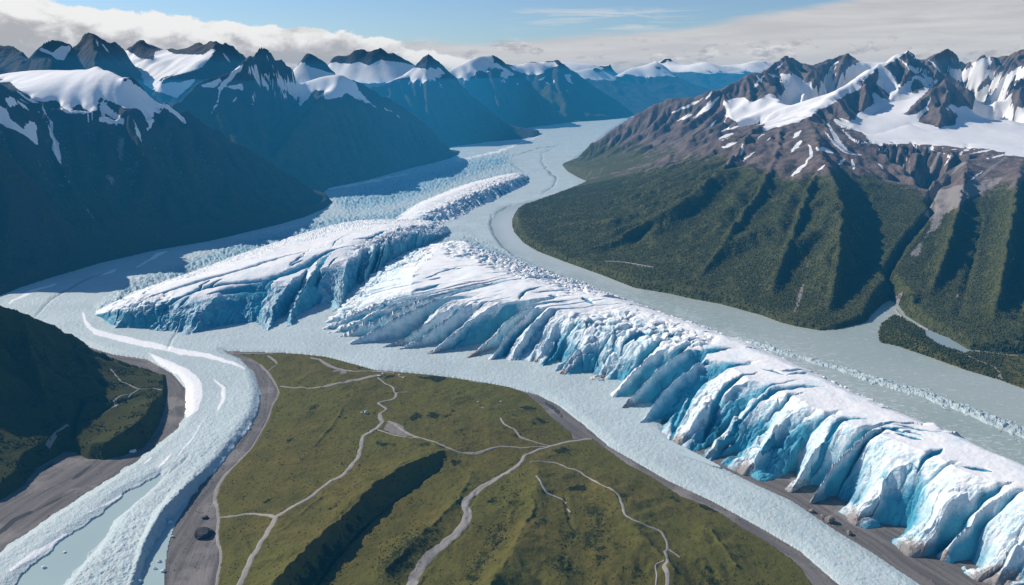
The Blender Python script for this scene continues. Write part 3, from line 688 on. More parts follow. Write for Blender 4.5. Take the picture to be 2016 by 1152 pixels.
# ------------------------------------------------------------------ materials of floor, ice, water
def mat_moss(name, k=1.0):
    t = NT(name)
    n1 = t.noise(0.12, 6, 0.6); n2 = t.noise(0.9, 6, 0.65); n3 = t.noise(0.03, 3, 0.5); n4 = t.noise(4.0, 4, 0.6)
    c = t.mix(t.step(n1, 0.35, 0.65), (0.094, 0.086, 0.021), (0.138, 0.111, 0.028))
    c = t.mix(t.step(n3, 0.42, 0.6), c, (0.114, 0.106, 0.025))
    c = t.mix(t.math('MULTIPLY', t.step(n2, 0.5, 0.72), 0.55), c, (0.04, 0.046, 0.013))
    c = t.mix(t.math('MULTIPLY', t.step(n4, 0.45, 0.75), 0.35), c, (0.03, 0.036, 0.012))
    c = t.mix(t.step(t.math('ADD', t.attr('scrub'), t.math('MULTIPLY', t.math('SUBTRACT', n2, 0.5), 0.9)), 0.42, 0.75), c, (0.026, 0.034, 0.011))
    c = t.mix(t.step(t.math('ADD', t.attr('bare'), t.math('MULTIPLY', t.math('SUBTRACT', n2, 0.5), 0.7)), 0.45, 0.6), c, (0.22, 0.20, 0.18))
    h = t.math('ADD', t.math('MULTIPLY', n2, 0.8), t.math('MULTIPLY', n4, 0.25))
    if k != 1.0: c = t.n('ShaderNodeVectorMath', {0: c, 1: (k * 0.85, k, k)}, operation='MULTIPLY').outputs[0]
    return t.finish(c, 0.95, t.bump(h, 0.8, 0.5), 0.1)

def mat_gravel(name, a=(0.185, 0.165, 0.152), b=(0.105, 0.096, 0.092), lite=(0.27, 0.24, 0.22)):
    t = NT(name)
    fl = t.n('ShaderNodeVectorMath', {0: t.n('ShaderNodeCombineXYZ', {0: t.attr('bank'), 1: 0.0, 2: 0.0}).outputs[0], 1: t.pos(0.07, 0.07, 0.07)}, operation='ADD')
    g1 = t.noise(0.62, 6, 0.62, fl.outputs[0], 0.4); n2 = t.noise(1.2, 5, 0.6); n3 = t.noise(0.08, 4, 0.6); n4 = t.noise(7.0, 3, 0.6)
    c = t.mix(t.step(g1, 0.32, 0.68), b, a)
    c = t.mix(t.math('MULTIPLY', t.step(n3, 0.5, 0.66), 0.7), c, lite)
    c = t.mix(t.math('MULTIPLY', t.step(n2, 0.55, 0.75), 0.4), c, (0.07, 0.065, 0.062))
    c = t.mix(t.math('MULTIPLY', t.step(n4, 0.5, 0.8), 0.4), c, lite)
    c = t.mix(t.step(t.attr('dark'), 0.35, 0.65), c, (0.05, 0.05, 0.052))
    h = t.math('ADD', g1, t.math('ADD', t.math('MULTIPLY', n2, 0.4), t.math('MULTIPLY', n4, 0.15)))
    return t.finish(c, 0.9, t.bump(h, 0.6, 0.4), 0.2)

def mat_brash(name, white=(0.54, 0.615, 0.61), cyan=(0.35, 0.54, 0.58), deep=(0.11, 0.33, 0.46)):
    """crushed glacier ice: pale lumps, blue between them"""
    t = NT(name)
    n1 = t.noise(0.9, 5, 0.65); n2 = t.noise(0.05, 4, 0.6); n4 = t.noise(3.2, 3, 0.6)
    low = t.attr('low')
    c = t.mix(t.step(n2, 0.35, 0.65), white, tuple(w * 0.86 + 0.02 for w in white))
    c = t.mix(t.math('MULTIPLY', t.step(n1, 0.48, 0.72), 0.75), c, cyan)
    c = t.mix(t.math('MULTIPLY', t.step(n4, 0.56, 0.7), 0.5), c, deep)
    c = t.mix(t.step(low, 0.35, 1.0), c, cyan)
    c = t.mix(t.step(t.attr('blue'), 0.1, 1.0), c, deep)
    c = t.mix(t.step(t.math('ADD', t.attr('dark'), t.math('MULTIPLY', t.math('SUBTRACT', n1, 0.5), 0.5)), 0.3, 0.9), c, (0.20, 0.22, 0.23))
    c = t.mix(t.step(t.math('ADD', t.attr('white'), t.math('MULTIPLY', t.math('SUBTRACT', n1, 0.5), 0.8)), 0.35, 0.7), c, (0.95, 0.94, 0.92))
    h = t.math('ADD', n1, t.math('MULTIPLY', n4, 0.35))
    return t.finish(c, 0.6, t.bump(h, 0.7, 0.5), 0.35)

def mat_water(name, c0, c1, streaks=0.0):
    t = NT(name)
    fl = t.n('ShaderNodeMapping', {'Vector': t.pos(), 'Rotation': (0, 0, 0.55), 'Scale': (0.10, 0.55, 1)})
    g = t.noise(0.5, 5, 0.6, fl.outputs[0]); n = t.noise(0.02, 3, 0.5)
    c = t.mix(t.step(n, 0.35, 0.65), c0, c1)
    if streaks:
        fl2 = t.n('ShaderNodeMapping', {'Vector': t.pos(), 'Rotation': (0, 0, 0.9), 'Scale': (0.35, 1.1, 1)})
        s = t.noise(1.1, 6, 0.62, fl2.outputs[0], 0.6)
        fk = t.noise(3.0, 5, 0.7)
        s = t.math('ADD', s, t.math('MULTIPLY', t.attr('flecks'), t.math('SUBTRACT', fk, 0.36)))
        c = t.mix(t.math('MULTIPLY', t.step(s, 0.58, 0.70), streaks), c, (0.62, 0.68, 0.66))
        c = t.mix(t.math('MULTIPLY', t.step(g, 0.55, 0.75), 0.25), c, tuple(v * 0.75 for v in c0))
        c = t.mix(t.step(t.attr('pale'), 0.1, 1.0), c, (0.52, 0.56, 0.55))
    w = t.noise(1.5, 4, 0.6)
    return t.finish(c, 0.35, t.bump(w, 0.12, 0.15), 0.35)

def mat_lobe(name):
    t = NT(name)
    up = t.up()
    n1 = t.noise(0.35, 6, 0.6); n2 = t.noise(1.6, 5, 0.65); n3 = t.noise(0.06, 3, 0.5); n4 = t.noise(0.12, 4, 0.6)
    fine = t.noise(5.0, 4, 0.6)
    snow = t.mix(t.step(n3, 0.35, 0.65), (0.92, 0.90, 0.87), (0.85, 0.845, 0.83))
    snow = t.mix(t.math('MULTIPLY', t.step(n2, 0.55, 0.8), 0.25), snow, (0.60, 0.64, 0.68))
    snow = t.mix(t.math('MULTIPLY', t.step(n4, 0.50, 0.66), 0.45), snow, (0.66, 0.79, 0.84))
    facew = t.mix(t.step(n1, 0.35, 0.68), (0.84, 0.88, 0.89), (0.60, 0.79, 0.84))
    deep = t.mix(t.step(n4, 0.35, 0.65), (0.03, 0.25, 0.38), (0.07, 0.37, 0.50))
    dp = t.math('ADD', t.attr('deep'), t.math('MULTIPLY', t.math('SUBTRACT', n1, 0.5), 0.35))
    face = t.mix(t.step(dp, 0.12, 0.62), facew, deep)
    top = t.step(t.math('ADD', up, t.math('MULTIPLY', t.math('SUBTRACT', n2, 0.5), 0.22)), 0.66, 0.86)
    top = t.math('MULTIPLY', top, t.math('SUBTRACT', 1.0, t.step(dp, 0.25, 0.75)))
    c = t.mix(top, face, snow)
    # meltwater veins and cracks in the bare ice
    vein = t.n('ShaderNodeTexVoronoi', {'Vector': t.n('ShaderNodeVectorMath', {0: t.pos(1, 1, 0.6), 1: t.n('ShaderNodeVectorMath', {0: t.n('ShaderNodeTexNoise', {'Vector': t.pos(), 'Scale': 0.4, 'Detail': 3}).outputs['Color'], 1: (2.2, 2.2, 2.2)}, operation='MULTIPLY').outputs[0]}, operation='ADD').outputs[0], 'Scale': 0.22}, feature='DISTANCE_TO_EDGE').outputs['Distance']
    crack = t.math('MULTIPLY', t.math('SUBTRACT', 1.0, t.step(vein, 0.0, 0.035)), t.math('MULTIPLY', t.math('SUBTRACT', 1.0, top), 0.10))
    c = t.mix(crack, c, (0.10, 0.24, 0.33))
    dirt = t.math('ADD', t.attr('dirt'), t.math('MULTIPLY', t.math('SUBTRACT', n2, 0.5), 1.3))
    c = t.mix(t.math('MULTIPLY', t.step(dirt, 0.36, 0.9), 0.9), c, (0.22, 0.175, 0.15))
    h = t.math('ADD', t.math('MULTIPLY', n1, 1.0), t.math('ADD', t.math('MULTIPLY', n2, 0.35), t.math('MULTIPLY', fine, 0.08)))
    h = t.math('SUBTRACT', h, crack)
    st = t.math('SUBTRACT', 0.75, t.math('MULTIPLY', top, 0.62))
    return t.finish(c, t.math('ADD', 0.45, t.math('MULTIPLY', top, 0.3)), t.bump(h, st, 0.9), 0.35)

M_MOSS = mat_moss('moss_and_grass')
M_GRAVEL = mat_gravel('grey_gravel')
M_BRASH = mat_brash('crushed_ice')
M_LOBE = mat_lobe('glacier_ice')
M_LAKE = mat_water('milky_river', (0.33, 0.385, 0.345), (0.385, 0.43, 0.39), 0.75)
M_MELT = mat_water('melt_water', (0.35, 0.46, 0.45), (0.39, 0.49, 0.475))

mountain('mountain', FH, baseH, M_DARK, 0 * FH.Z, 1.0 - 0.1 * sstep(0.8, 1.2, slope(FH)), None, 'green hill, its colour darkened for shade, falling to the left gravel bank, in the near left corner')
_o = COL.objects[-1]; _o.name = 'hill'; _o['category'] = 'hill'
_o.data.materials[0] = mat_moss('shade_darkened_moss', 0.55)  # moss colour dimmed and cooled to carry the hill's shade

# ------------------------------------------------------------------ ground: gravel to the horizon
uu = np.concatenate([np.linspace(-3, -0.86, 20), np.linspace(-0.85, 0.85, 420), np.linspace(0.86, 3, 20)])
pyv = np.concatenate([[158, 170, 185, 200], np.arange(215, 420, 6), np.arange(420, 1260, 4)])
yv = np.array([G(CX, p)[1] for p in pyv]); sc = np.array([G(CX + FPX, p)[0] for p in pyv])
GX, GY = (uu[None] * sc[:, None])[::-1], np.repeat(yv[:, None], len(uu), 1)[::-1]
gpx, gpy = project(GX, GY, 0 * GX)
gd = cover((gpx + 5 * fbm(GX, GY, 6, 3, 3)).astype(f32), (gpy + 4 * fbm(GX, GY, 5, 3, 4)).astype(f32), [zc(0, 752)([(395, 560), (420, 530), (470, 500), (500, 480), (530, 465), (530, 475), (490, 505), (450, 540), (400, 558)])],
           strokes=[(-10, 1052, 12, 1040, 30, 1022, 60, 1008, 12), (85, 928, 100, 918, 110, 912, 6), (255, 888, 268, 882, 6), (60, 1012, 110, 985, 150, 965, 5), (1070, 790, 1090, 805, 1110, 822, 9), (300, 745, 320, 770, 324, 800, 4)], soft=8)

# ------------------------------------------------------------------ crushed-ice flow: the flat glacier and its two tongues
ICE = [(1257, 228), (1240, 231.5), (1222, 243), (1200, 257), (1155, 297), (1120, 322), (1118, 335), (1140, 350), (1165, 361), (1185, 366), (1140, 377), (1060, 394), (1000, 409), (976, 424), (968, 443), (974, 463), (990, 484), (1015, 504), (1060, 525), (1120, 548), (1180, 580),
       (1240, 660), (1300, 740), (1310, 800), (1300, 835), (1330, 872), (1368, 894), (1420, 922), (1490, 957), (1559, 988), (1646, 1047), (1715, 1089), (1809, 1152), (1880, 1200), (1720, 1200), (1653, 1152), (1576, 1085), (1507, 1044), (1406, 988), (1316, 946), (1200, 879), (1150, 836),
       (1100, 798), (1060, 777), (1000, 762), (900, 744), (800, 733), (740, 728), (700, 717), (640, 703), (560, 694), (480, 692), (440, 690), (446, 697), (470, 706), (500, 735), (513, 775), (508, 815), (483, 853), (434, 915), (382, 971), (366, 990), (326, 1037), (297, 1090), (278, 1141), (262, 1200),
       (100, 1200), (128, 1152), (147, 1130), (194, 1078), (226, 1026), (279, 981), (306, 957), (318, 940), (316, 934), (302, 942), (243, 974), (194, 1019), (122, 1064), (52, 1127), (31, 1152), (-20, 1200), (-120, 1170), (0, 1089), (104, 1016), (208, 950), (295, 891), (347, 846), (365, 821),
       (366, 765), (340, 735), (290, 707), (225, 698), (150, 675), (60, 640), (0, 620), (-120, 570), (-120, 600), (0, 572), (100, 536), (200, 507), (300, 484), (400, 466), (500, 442), (600, 417), (646, 400), (632, 376), (660, 360), (775, 332), (830, 318), (892, 300), (880, 288), (972, 272), (1026, 262), (1010, 252), (1118, 238), (1180, 227)]
iceW = np.array([G(*p) for p in ICE])
gbank, _ = dist_lines(GX, GY, iceW, True)
gbank = np.minimum(gbank, 60) + 1.2 * fbm(GX, GY, 14, 3, 19)
gro = grid_obj('ground', GX, GY, 0 * GX, None, M_GRAVEL, {'dark': gd, 'bank': gbank}, kind='structure')
IX, IY = floor_grid(-120, 1900, 1.7, 226, 1195, 1.35)
_rag = sstep(20, -60, IX) * sstep(230, 190, IY)
ins = inside(IX + 1.5 * _rag * fbm(IX, IY, 5, 4, 51), IY + 1.5 * _rag * fbm(IX, IY, 5, 4, 52), iceW)
ib = np.full(IX.shape, 0, f32)
ii = np.where(ins)
dd, _ = dist_lines(IX[ii], IY[ii], iceW, True)
ib[ii] = dd
ipx, ipy = project(IX, IY, 0 * IX)
ipx = ipx.astype(f32); ipy = ipy.astype(f32)
wl1 = 0.70
f1, f2, idv = worley(IX + 0.8 * fbm(IX, IY, 2.5, 2, 11), IY + 0.8 * fbm(IX, IY, 2.5, 2, 12), wl1, 5)
lump = (f2 - f1)
lump = 0.35 * lump + 0.42 * (1 - 1.6 * np.abs(perlin(IX / 1.05, IY / 1.05, 8))) * (1 - 0.9 * np.abs(perlin(IX / 0.55 + 7, IY / 0.55, 9)))
g1, g2, idw = worley(IX, IY, 3.4, 6)
nb = fbm(IX, IY, 2.2, 4, 21); nl = fbm(IX, IY, 40, 4, 22)
wxp = ipx + 5 * fbm(IX, IY, 16, 3, 31); wyp = ipy + 4 * fbm(IX, IY, 12, 3, 32)
near_front = cover(wxp, wyp, [[(520, 740), (515, 840), (440, 930), (370, 1010), (280, 1200), (60, 1200), (150, 1120), (290, 975), (360, 900), (430, 840), (480, 780)]], soft=60)
serac = cover(wxp, wyp, [[(200, 610), (260, 560), (340, 530), (460, 480), (560, 455), (640, 430), (760, 420), (840, 395), (930, 355), (1010, 335), (1030, 345), (940, 370), (850, 420), (800, 440), (700, 455), (560, 490), (430, 525), (330, 560), (250, 592), (210, 625)],
                         [(650, 395), (720, 365), (800, 345), (900, 318), (1000, 300), (1010, 330), (930, 352), (830, 392), (760, 412), (680, 425)], [(860, 480), (920, 470), (1000, 505), (1130, 550), (1080, 556), (940, 500)]], soft=26)
white = cover(wxp, wyp, [[(290, 700), (330, 712), (375, 735), (398, 760), (402, 790), (390, 815), (366, 826), (362, 800), (368, 770), (350, 742), (310, 715)]],
              strokes=[(163, 622, 168, 640, 190, 658, 230, 668, 290, 682, 350, 695, 410, 705, 455, 718, 480, 730, 13), (424, 752, 440, 770, 442, 790, 430, 812, 9), (20, 600, 60, 580, 110, 562, 7), (200, 545, 230, 533, 6), (408, 822, 380, 870, 345, 915, 3), (340, 900, 310, 930, 5), (318, 936, 250, 972, 180, 1015, 4), (20, 1130, 70, 1095, 130, 1055, 10),
                       (270, 530, 310, 505, 330, 498, 7), (300, 905, 285, 918, 4), (900, 318, 980, 300, 1060, 270, 4), (640, 375, 720, 362, 800, 345, 5)], soft=7)
dark = cover(wxp, wyp, strokes=[(72, 625, 100, 592, 150, 562, 200, 540, 4), (968, 425, 966, 445, 975, 466, 990, 486, 1012, 506, 6), (972, 424, 985, 414, 1010, 404, 3), (1066, 300, 1065, 320, 1078, 338, 1094, 352, 1090, 368, 1068, 382, 5), (1068, 302, 1085, 295, 3), (1010, 310, 1030, 302, 1062, 292, 1100, 288, 3), (1007, 318, 1012, 330, 1035, 340, 3),
                                 (330, 935, 310, 950, 2), (372, 905, 330, 942, 2), (470, 705, 500, 735, 512, 775, 2.5), (360, 640, 330, 690, 2), (890, 360, 930, 340, 1000, 322, 2), (750, 390, 800, 370, 2)], soft=6)
blue = np.clip(serac * (0.35 + 0.5 * (1 - lump * 2.0) + 0.5 * nb), 0, 1)
edge_cliff = cover(ipx, ipy, strokes=[(508, 790, 483, 850, 434, 912, 382, 968, 326, 1034, 297, 1088, 270, 1170, 34)], soft=26) * sstep(760, 1000, ipy)
thick = 0.35 + 0.5 * sstep(0, 3, ib) + 2.6 * edge_cliff * sstep(0, 1.6, ib) * sstep(850, 1060, ipy) + 0.6 * near_front * sstep(0, 2, ib)
amp = 0.13 + 0.20 * near_front * sstep(700, 1000, ipy) + 1.1 * serac
amp = amp * (0.35 + 0.65 * sstep(-0.35, 0.35, nl + 0.3)) * (1 - 0.8 * white)
IZ = thick + amp * sstep(0, 1.2, ib) * (1.1 * np.clip(lump, 0, 0.7) + 0.9 * nb + 0.5 * (idv - 0.5)) + serac * 1.5 * (np.clip(g2 - g1, 0, 0.6) + 0.6 * (idw - 0.4)) * sstep(0, 6, ib)
IZ = IZ + 0.1 * white - 0.5 * dark + 0.5 * nl * sstep(0, 10, ib)
IZ = np.where(ins, np.maximum(IZ, 0.12), 0.02)
low = np.clip(0.62 - lump * 1.6 + 0.35 * nb - 0.35 * nl, 0, 1) * (0.6 + 0.4 * near_front)
blue = np.maximum(blue, 0.75 * edge_cliff * sstep(880, 1080, ipy) * np.clip(0.9 - lump * 1.5, 0, 1))
ice_o = grid_obj('glacier', IX, IY, IZ, ins, M_BRASH, {'low': low, 'blue': blue, 'white': white, 'dark': dark}, kind='structure')
ice_o['label'] = 'flat crushed-ice glacier winding through the valley and parting round the green plateau'; ice_o['category'] = 'glacier'
print('ice', round(time.time() - T0, 1))

# ------------------------------------------------------------------ water
def sheet(name, px_outline, z, mat, dpx=2.2, dpy=1.6, attrs=None, **props):
    w = np.array([G(px, py, z) for px, py in px_outline])
    p = np.asarray(px_outline, float)
    X, Y = floor_grid(p[:, 0].min() - 10, p[:, 0].max() + 10, dpx, p[:, 1].min() - 5, p[:, 1].max() + 5, dpy)
    keep = inside(X, Y, w)
    at = attrs(X, Y) if attrs else None
    return grid_obj(name, X, Y, 0 * X + z, keep, mat, at, **props)
LAKE = [(1150, 386), (1070, 408), (1040, 420), (1025, 440), (1032, 462), (1062, 485), (1130, 510), (1200, 535), (1360, 576), (1440, 588), (1520, 605), (1610, 635), (1690, 615), (1725, 590), (1748, 575), (1772, 590), (1790, 615), (1840, 640), (1920, 680), (2016, 710), (2200, 760),
        (2200, 1110), (2016, 985), (1750, 850), (1500, 715), (1250, 620), (1100, 565), (1010, 520), (955, 465), (955, 425), (1000, 400)]
BACK = smooth_curve([G(*p) for p in [(1000, 500), (1110, 545), (1250, 600), (1385, 652), (1505, 700), (1595, 745), (1705, 805), (1830, 866), (1935, 918), (2040, 966), (2190, 1030)]], 4)
def river_look(X, Y):
    px, py = project(X, Y, 0 * X); px = px.astype(f32); py = py.astype(f32)
    d, _ = dist_lines(X, Y, BACK)
    return {'pale': cover(px, py, [[(1130, 380), (1040, 400), (985, 415), (970, 445), (1000, 490), (1060, 510), (1150, 540), (1260, 575), (1200, 540), (1110, 508), (1060, 485), (1030, 455), (1040, 420)]], soft=40),
            'flecks': np.clip(1.1 - d / 26, 0, 1) * (0.55 + 0.8 * fbm(X, Y, 14, 3, 88)) + 0.12}
sheet('river', LAKE, 0.10, M_LAKE, 3, 2, river_look, kind='structure')
sheet('water', [(-60, 1240), (324, 1240), (322, 1134), (329, 1075), (344, 1030), (368, 993), (385, 960), (330, 935), (300, 920), (200, 990), (60, 1090), (-60, 1170)], 0.10, M_MELT, kind='structure')
# milky shallow pool between ice flow and lobe, right channel
sheet('water', [(1060, 720), (1110, 750), (1190, 760), (1230, 810), (1300, 860), (1370, 893), (1420, 920), (1400, 915), (1300, 880), (1200, 800), (1120, 765), (1060, 745)], 0.9, mat_water('pale_melt_water', (0.50, 0.60, 0.60), (0.55, 0.63, 0.63)), kind='structure')

# ------------------------------------------------------------------ floating crushed ice on the right river
band = smooth_curve([G(*p) for p in [(1455, 668), (1495, 678), (1530, 690), (1580, 705), (1628, 718), (1690, 738), (1750, 757), (1820, 778), (1871, 797), (1941, 822), (2016, 853), (2120, 900)]], 6)
BX, BY = floor_grid(1430, 2120, 1.3, 650, 910, 1.0)
bd, bpar = dist_lines(BX, BY, band)
bw = 2.6 + 2.0 * bpar / bpar.max() + 2.2 * fbm(BX, BY, 7, 4, 41)
q1, q2, _q = worley(BX + 0.5 * fbm(BX, BY, 2, 2, 46), BY + 0.5 * fbm(BX, BY, 2, 2, 47), 0.8, 14)
core = sstep(0, 3.0, bw - bd)
loose = fbm(BX, BY, 2.4, 5, 42)
BZ = np.where(loose + 1.1 * core > 0.28, 0.16 + core * (0.15 + 0.5 * np.clip(q2 - q1, 0, 0.6) + 0.9 * np.clip(loose + 0.2, 0, 1)) + 0.25 * np.clip(loose, 0, 1), 0.0)
bo = grid_obj('brash_ice', BX, BY, BZ, (bd < bw + 1.5) & (BZ > 0.14), M_BRASH, {'low': np.clip(0.5 - (q2 - q1), 0, 1), 'blue': 0.35 * np.clip(0.6 - (q2 - q1) * 1.5, 0, 1), 'white': 0 * BX, 'dark': 0 * BX}, kind='stuff')
bo['label'] = 'band of loose crushed ice drifting along the grey river'; bo['category'] = 'ice'

# ------------------------------------------------------------------ the great ice lobes
def lobe(name, stations, ns, fins, seed, label, q_dens=(150, 60, 70), amp=(0.28, 0.7), grooves=(), rubble=0.8, zback=0.8, dirt_amt=1.0, sub=0.4, skirt=0.0, fine=0.3, wall=0.5, pull=0.5, crease_amt=1.0, lean=0.8, jumble=None, calm=1.0, n_cracks=0, shade_base=0.0, light=None):
    """stations: (front px,py), (shoulder px,py,z), (crest px,py,z), (back px,py,z); fins cut into the front face"""
    r = np.random.default_rng(seed)
    F = smooth_curve([G(*s[0], 0.0) for s in stations], 12)
    S = smooth_curve([W(*s[1]) for s in stations], 12)
    K = smooth_curve([W(*s[2]) for s in stations], 12)
    B = smooth_curve([W(*s[3]) for s in stations], 12)
    arc = np.concatenate([[0], np.cumsum(np.sqrt(((F[1:] - F[:-1]) ** 2).sum(1)))])
    # spread samples evenly along the mean of front and shoulder, seen from about the same distance
    S = S + pull * (K - S); K = K + pull * 0.6 * (B - K) * np.array([1, 1, 0.15])
    mid = 0.5 * (F + S[:, :2]); dcam = np.sqrt((mid ** 2).sum(1)) + 30
    sg = np.sqrt(((mid[1:] - mid[:-1]) ** 2).sum(1)) / dcam[1:]
    par = np.concatenate([[0], np.cumsum(sg)])
    sN = np.linspace(0, par[-1], ns)
    def rs(A): return np.stack([np.interp(sN, par, A[:, c]) for c in range(A.shape[1])], 1)
    F, S, K, B = rs(F), rs(S), rs(K), rs(B); s = np.interp(sN, par, arc)
    q = np.concatenate([np.linspace(-skirt, 0, 6)[:-1] if skirt else [], np.linspace(0, 1, q_dens[0])[:-1], np.linspace(1, 2, q_dens[1])[:-1], np.linspace(2, 3, q_dens[2])])
    Q = np.repeat(q[:, None], ns, 1); Sm = np.repeat(s[None], len(q), 0)
    t1 = np.clip(Q, -1, 1); t2 = np.clip(Q - 1, 0, 1); t3 = np.clip(Q - 2, 0, 1)
    X = F[:, 0] + (S[:, 0] - F[:, 0]) * t1 + (K[:, 0] - S[:, 0]) * t2 + (B[:, 0] - K[:, 0]) * t3
    Y = F[:, 1] + (S[:, 1] - F[:, 1]) * t1 + (K[:, 1] - S[:, 1]) * t2 + (B[:, 1] - K[:, 1]) * t3
    # fins: irregular cells along the front
    edges = [-5.0]
    while edges[-1] < s[-1] + 20:
        edges.append(edges[-1] + fins * r.choice([r.uniform(0.3, 0.6), r.uniform(0.7, 1.3), r.uniform(1.2, 1.9)]))
    edges = np.array(edges); n = len(edges)
    A = r.uniform(amp[0], amp[1], n) * np.clip(0.75 + 0.9 * perlin(np.arange(n) / 3.1, np.zeros(n) + 0.4, seed), 0.5, 1.3); UC = r.uniform(0.45, 0.76, n); REACH = r.choice([1.0, 1.3, 1.8, 2.5], n) * r.uniform(0.85, 1.1, n); NOSE = r.uniform(-0.06, 0.10, n); EXPO = r.uniform(0.8, 1.4, n)
    lean = lean if calm == 1.0 else 0.15 + (lean - 0.15) * sstep(0.42, 0.58, Sm / s[-1])
    cf = calm + (1 - calm) * sstep(0.34, 0.43, Sm / s[-1])
    ws = Sm - lean * fins * np.clip(Q - 0.55, 0, 2) ** 1.4 + fins * (0.16 * fbm(X, Y, fins * 1.6, 3, seed) + 0.05 * np.clip(cf * 5 - 4, 0, 1) * perlin(X / 2.5, Y / 2.5, seed + 2) + 0.05 * (1 - cf) * perlin(X / 9.0, Y / 9.0, seed + 2))
    ci = np.clip(np.searchsorted(edges, ws.ravel()) - 1, 0, n - 2).reshape(ws.shape)
    w_ = edges[ci + 1] - edges[ci]; u = np.clip((ws - edges[ci]) / w_, 0, 1)
    uc = UC[ci]
    g = np.where(u < uc, np.clip(u / uc, 0, 1) ** EXPO[ci], 1 - np.clip((u - uc) / (1 - uc), 0, 1) ** wall)
    reach = REACH[ci]
    fade = 1 - sstep(0.45, 1.0, Q / reach)
    # secondary flutes
    fs = fins * 0.36
    u2 = (ws + fins * 0.10 * perlin(X / (fins * 0.7), Y / (fins * 0.7), seed + 8)) / fs
    j2 = np.floor(u2); u2 = u2 - j2
    r2 = ((_hash(j2.astype(np.int64), j2.astype(np.int64) * 0 + 3, seed) & 255) / 255.0)
    g2_ = np.where(u2 < 0.55, (u2 / 0.55), 1 - ((u2 - 0.55) / 0.45) ** 0.7)
    rec = A[ci] * (1 - g) * fade + (sub * 0.26) * r2 * (1 - g2_) * (1 - sstep(0.3, 0.95, Q)) * (0.4 + 0.6 * g) * np.clip(cf * 1.3 - 0.3, 0, 1) + NOSE[ci] * fade
    rec = rec * cf
    rec = rec + cf * cf * 0.055 * (ridged(ws / 2.6, Q * 1.6, 1.0, 3, seed + 31) - 0.3) * (1 - sstep(0.5, 1.1, Q))
    rec = np.maximum(rec, -0.05) * (0.18 + 0.82 * sstep(0.0, 0.42, Q))
    crease = np.exp(-(np.minimum(u, 1 - u) * w_ / 0.55) ** 2) * sstep(0.5, 0.9, Q) * (1 - sstep(0.8, 1.0, Q / (0.75 + 0.55 * REACH[ci]))) * crease_amt * np.clip(cf * 1.6 - 0.6, 0, 1)
    qe = Q - rec + 0.16 * cf * perlin(Sm / 21.0, Sm * 0 + seed, 5) * sstep(0.1, 0.5, Q) * (1 - sstep(1.5, 2.2, Q)) + 0.05 * cf * fbm(X, Y, 5, 3, seed + 4) * (1 - sstep(0.8, 1.5, Q))
    P = np.clip(qe, 0, 1)
    prof = 0.12 * (1 - (1 - P) ** 2.6) + 0.23 * np.sin(P * math.pi / 2) ** 0.9 + 0.65 * P
    p2 = np.clip(qe - 1, 0, 1); p3 = np.clip(qe - 2, 0, 1)
    Zs, Zk, Zb = S[:, 2], K[:, 2], B[:, 2]
    Z = Zs * prof + (Zk - Zs) * (p2 * p2 * (3 - 2 * p2)) + (Zb - Zk) * (p3 ** 1.4)
    topm = sstep(0.7, 1.2, qe)
    Z = Z - 1.5 * crease * np.clip(Z / 4, 0, 1)
    Z = Z + topm * (0.9 * fbm(X, Y, 20, 3, seed + 6) + 0.10 * ridged(X, Y, 8, 3, seed + 9)) * (1 - p3 ** 4)
    Z = Z + fine * (0.3 + 0.7 * cf) * np.clip(Z / 5, 0, 1) * (1 - 0.75 * topm) * (0.6 * fbm(X + 0.4 * Z, Y, 3.0, 4, seed + 3) + 0.5 * ridged(X, Y + 0.4 * Z, 2.4, 3, seed + 13))
    rub = sstep(2.25, 2.75, Q + 0.5 * fbm(X, Y, 18, 3, seed + 11))
    e1, e2, _e = worley(X + 0.8 * fbm(X, Y, 2, 2, seed + 21), Y + 0.8 * fbm(X, Y, 2, 2, seed + 22), 1.7, seed + 20)
    Z = Z + rubble * rub * (1.1 * np.clip(e2 - e1, 0, 0.7) + 2.0 * fbm(X, Y, 3.5, 5, seed + 12) + 0.5 * (_e - 0.5) - 0.3)
    deep = (1 - g) * fade * np.clip(A[ci] * 2.6, 0, 1) * np.where(u > uc, 1.15, 0.75) * cf ** 0.7 + 0.35 * r2 * (1 - g2_) * (1 - sstep(0.4, 1.0, Q)) * sub  # blue cleft ice; walls turned from the sun tinted more, as painted shade
    if jumble is not None:
        jx, jy = project(X, Y, Z)
        jm = cover((jx + 14 * fbm(X, Y, 9, 3, 61)).astype(f32), (jy + 10 * fbm(X, Y, 9, 3, 62)).astype(f32), jumble, soft=24)
        if light is not None:
            jm = np.maximum(jm, 0.55 * cover((jx + 14 * fbm(X, Y, 9, 3, 61)).astype(f32), (jy + 10 * fbm(X, Y, 9, 3, 62)).astype(f32), light, soft=40) * sstep(-0.3, 0.2, fbm(X, Y, 16, 3, 68)))
        jm = jm * np.clip(Z / 4, 0, 1)
        h1, h2, hid = worley(X + 1.2 * fbm(X, Y, 4, 2, 63), (Y + 1.2 * fbm(X, Y, 4, 2, 64)) * 1.35, 4.2, seed + 50)
        Z = Z + jm * (1.7 * np.clip(h2 - h1, 0, 0.55) + 1.8 * (hid - 0.5) + 1.0 * fbm(X, Y, 3, 4, 65) - 0.9)
        deep = np.maximum(deep, 0.75 * jm * np.clip(0.68 - (h2 - h1) * 2.4, 0, 1))
    deep = np.maximum(deep, 0.7 * crease)
    deep = np.maximum(deep, shade_base * (1 - sstep(0.75, 1.05, qe)))  # tints the whole front deep blue, its shade put into the colour
    deep = np.maximum(deep, 0.75 * rub * np.clip(0.8 - (e2 - e1) * 1.6, 0, 1))
    cracks = []
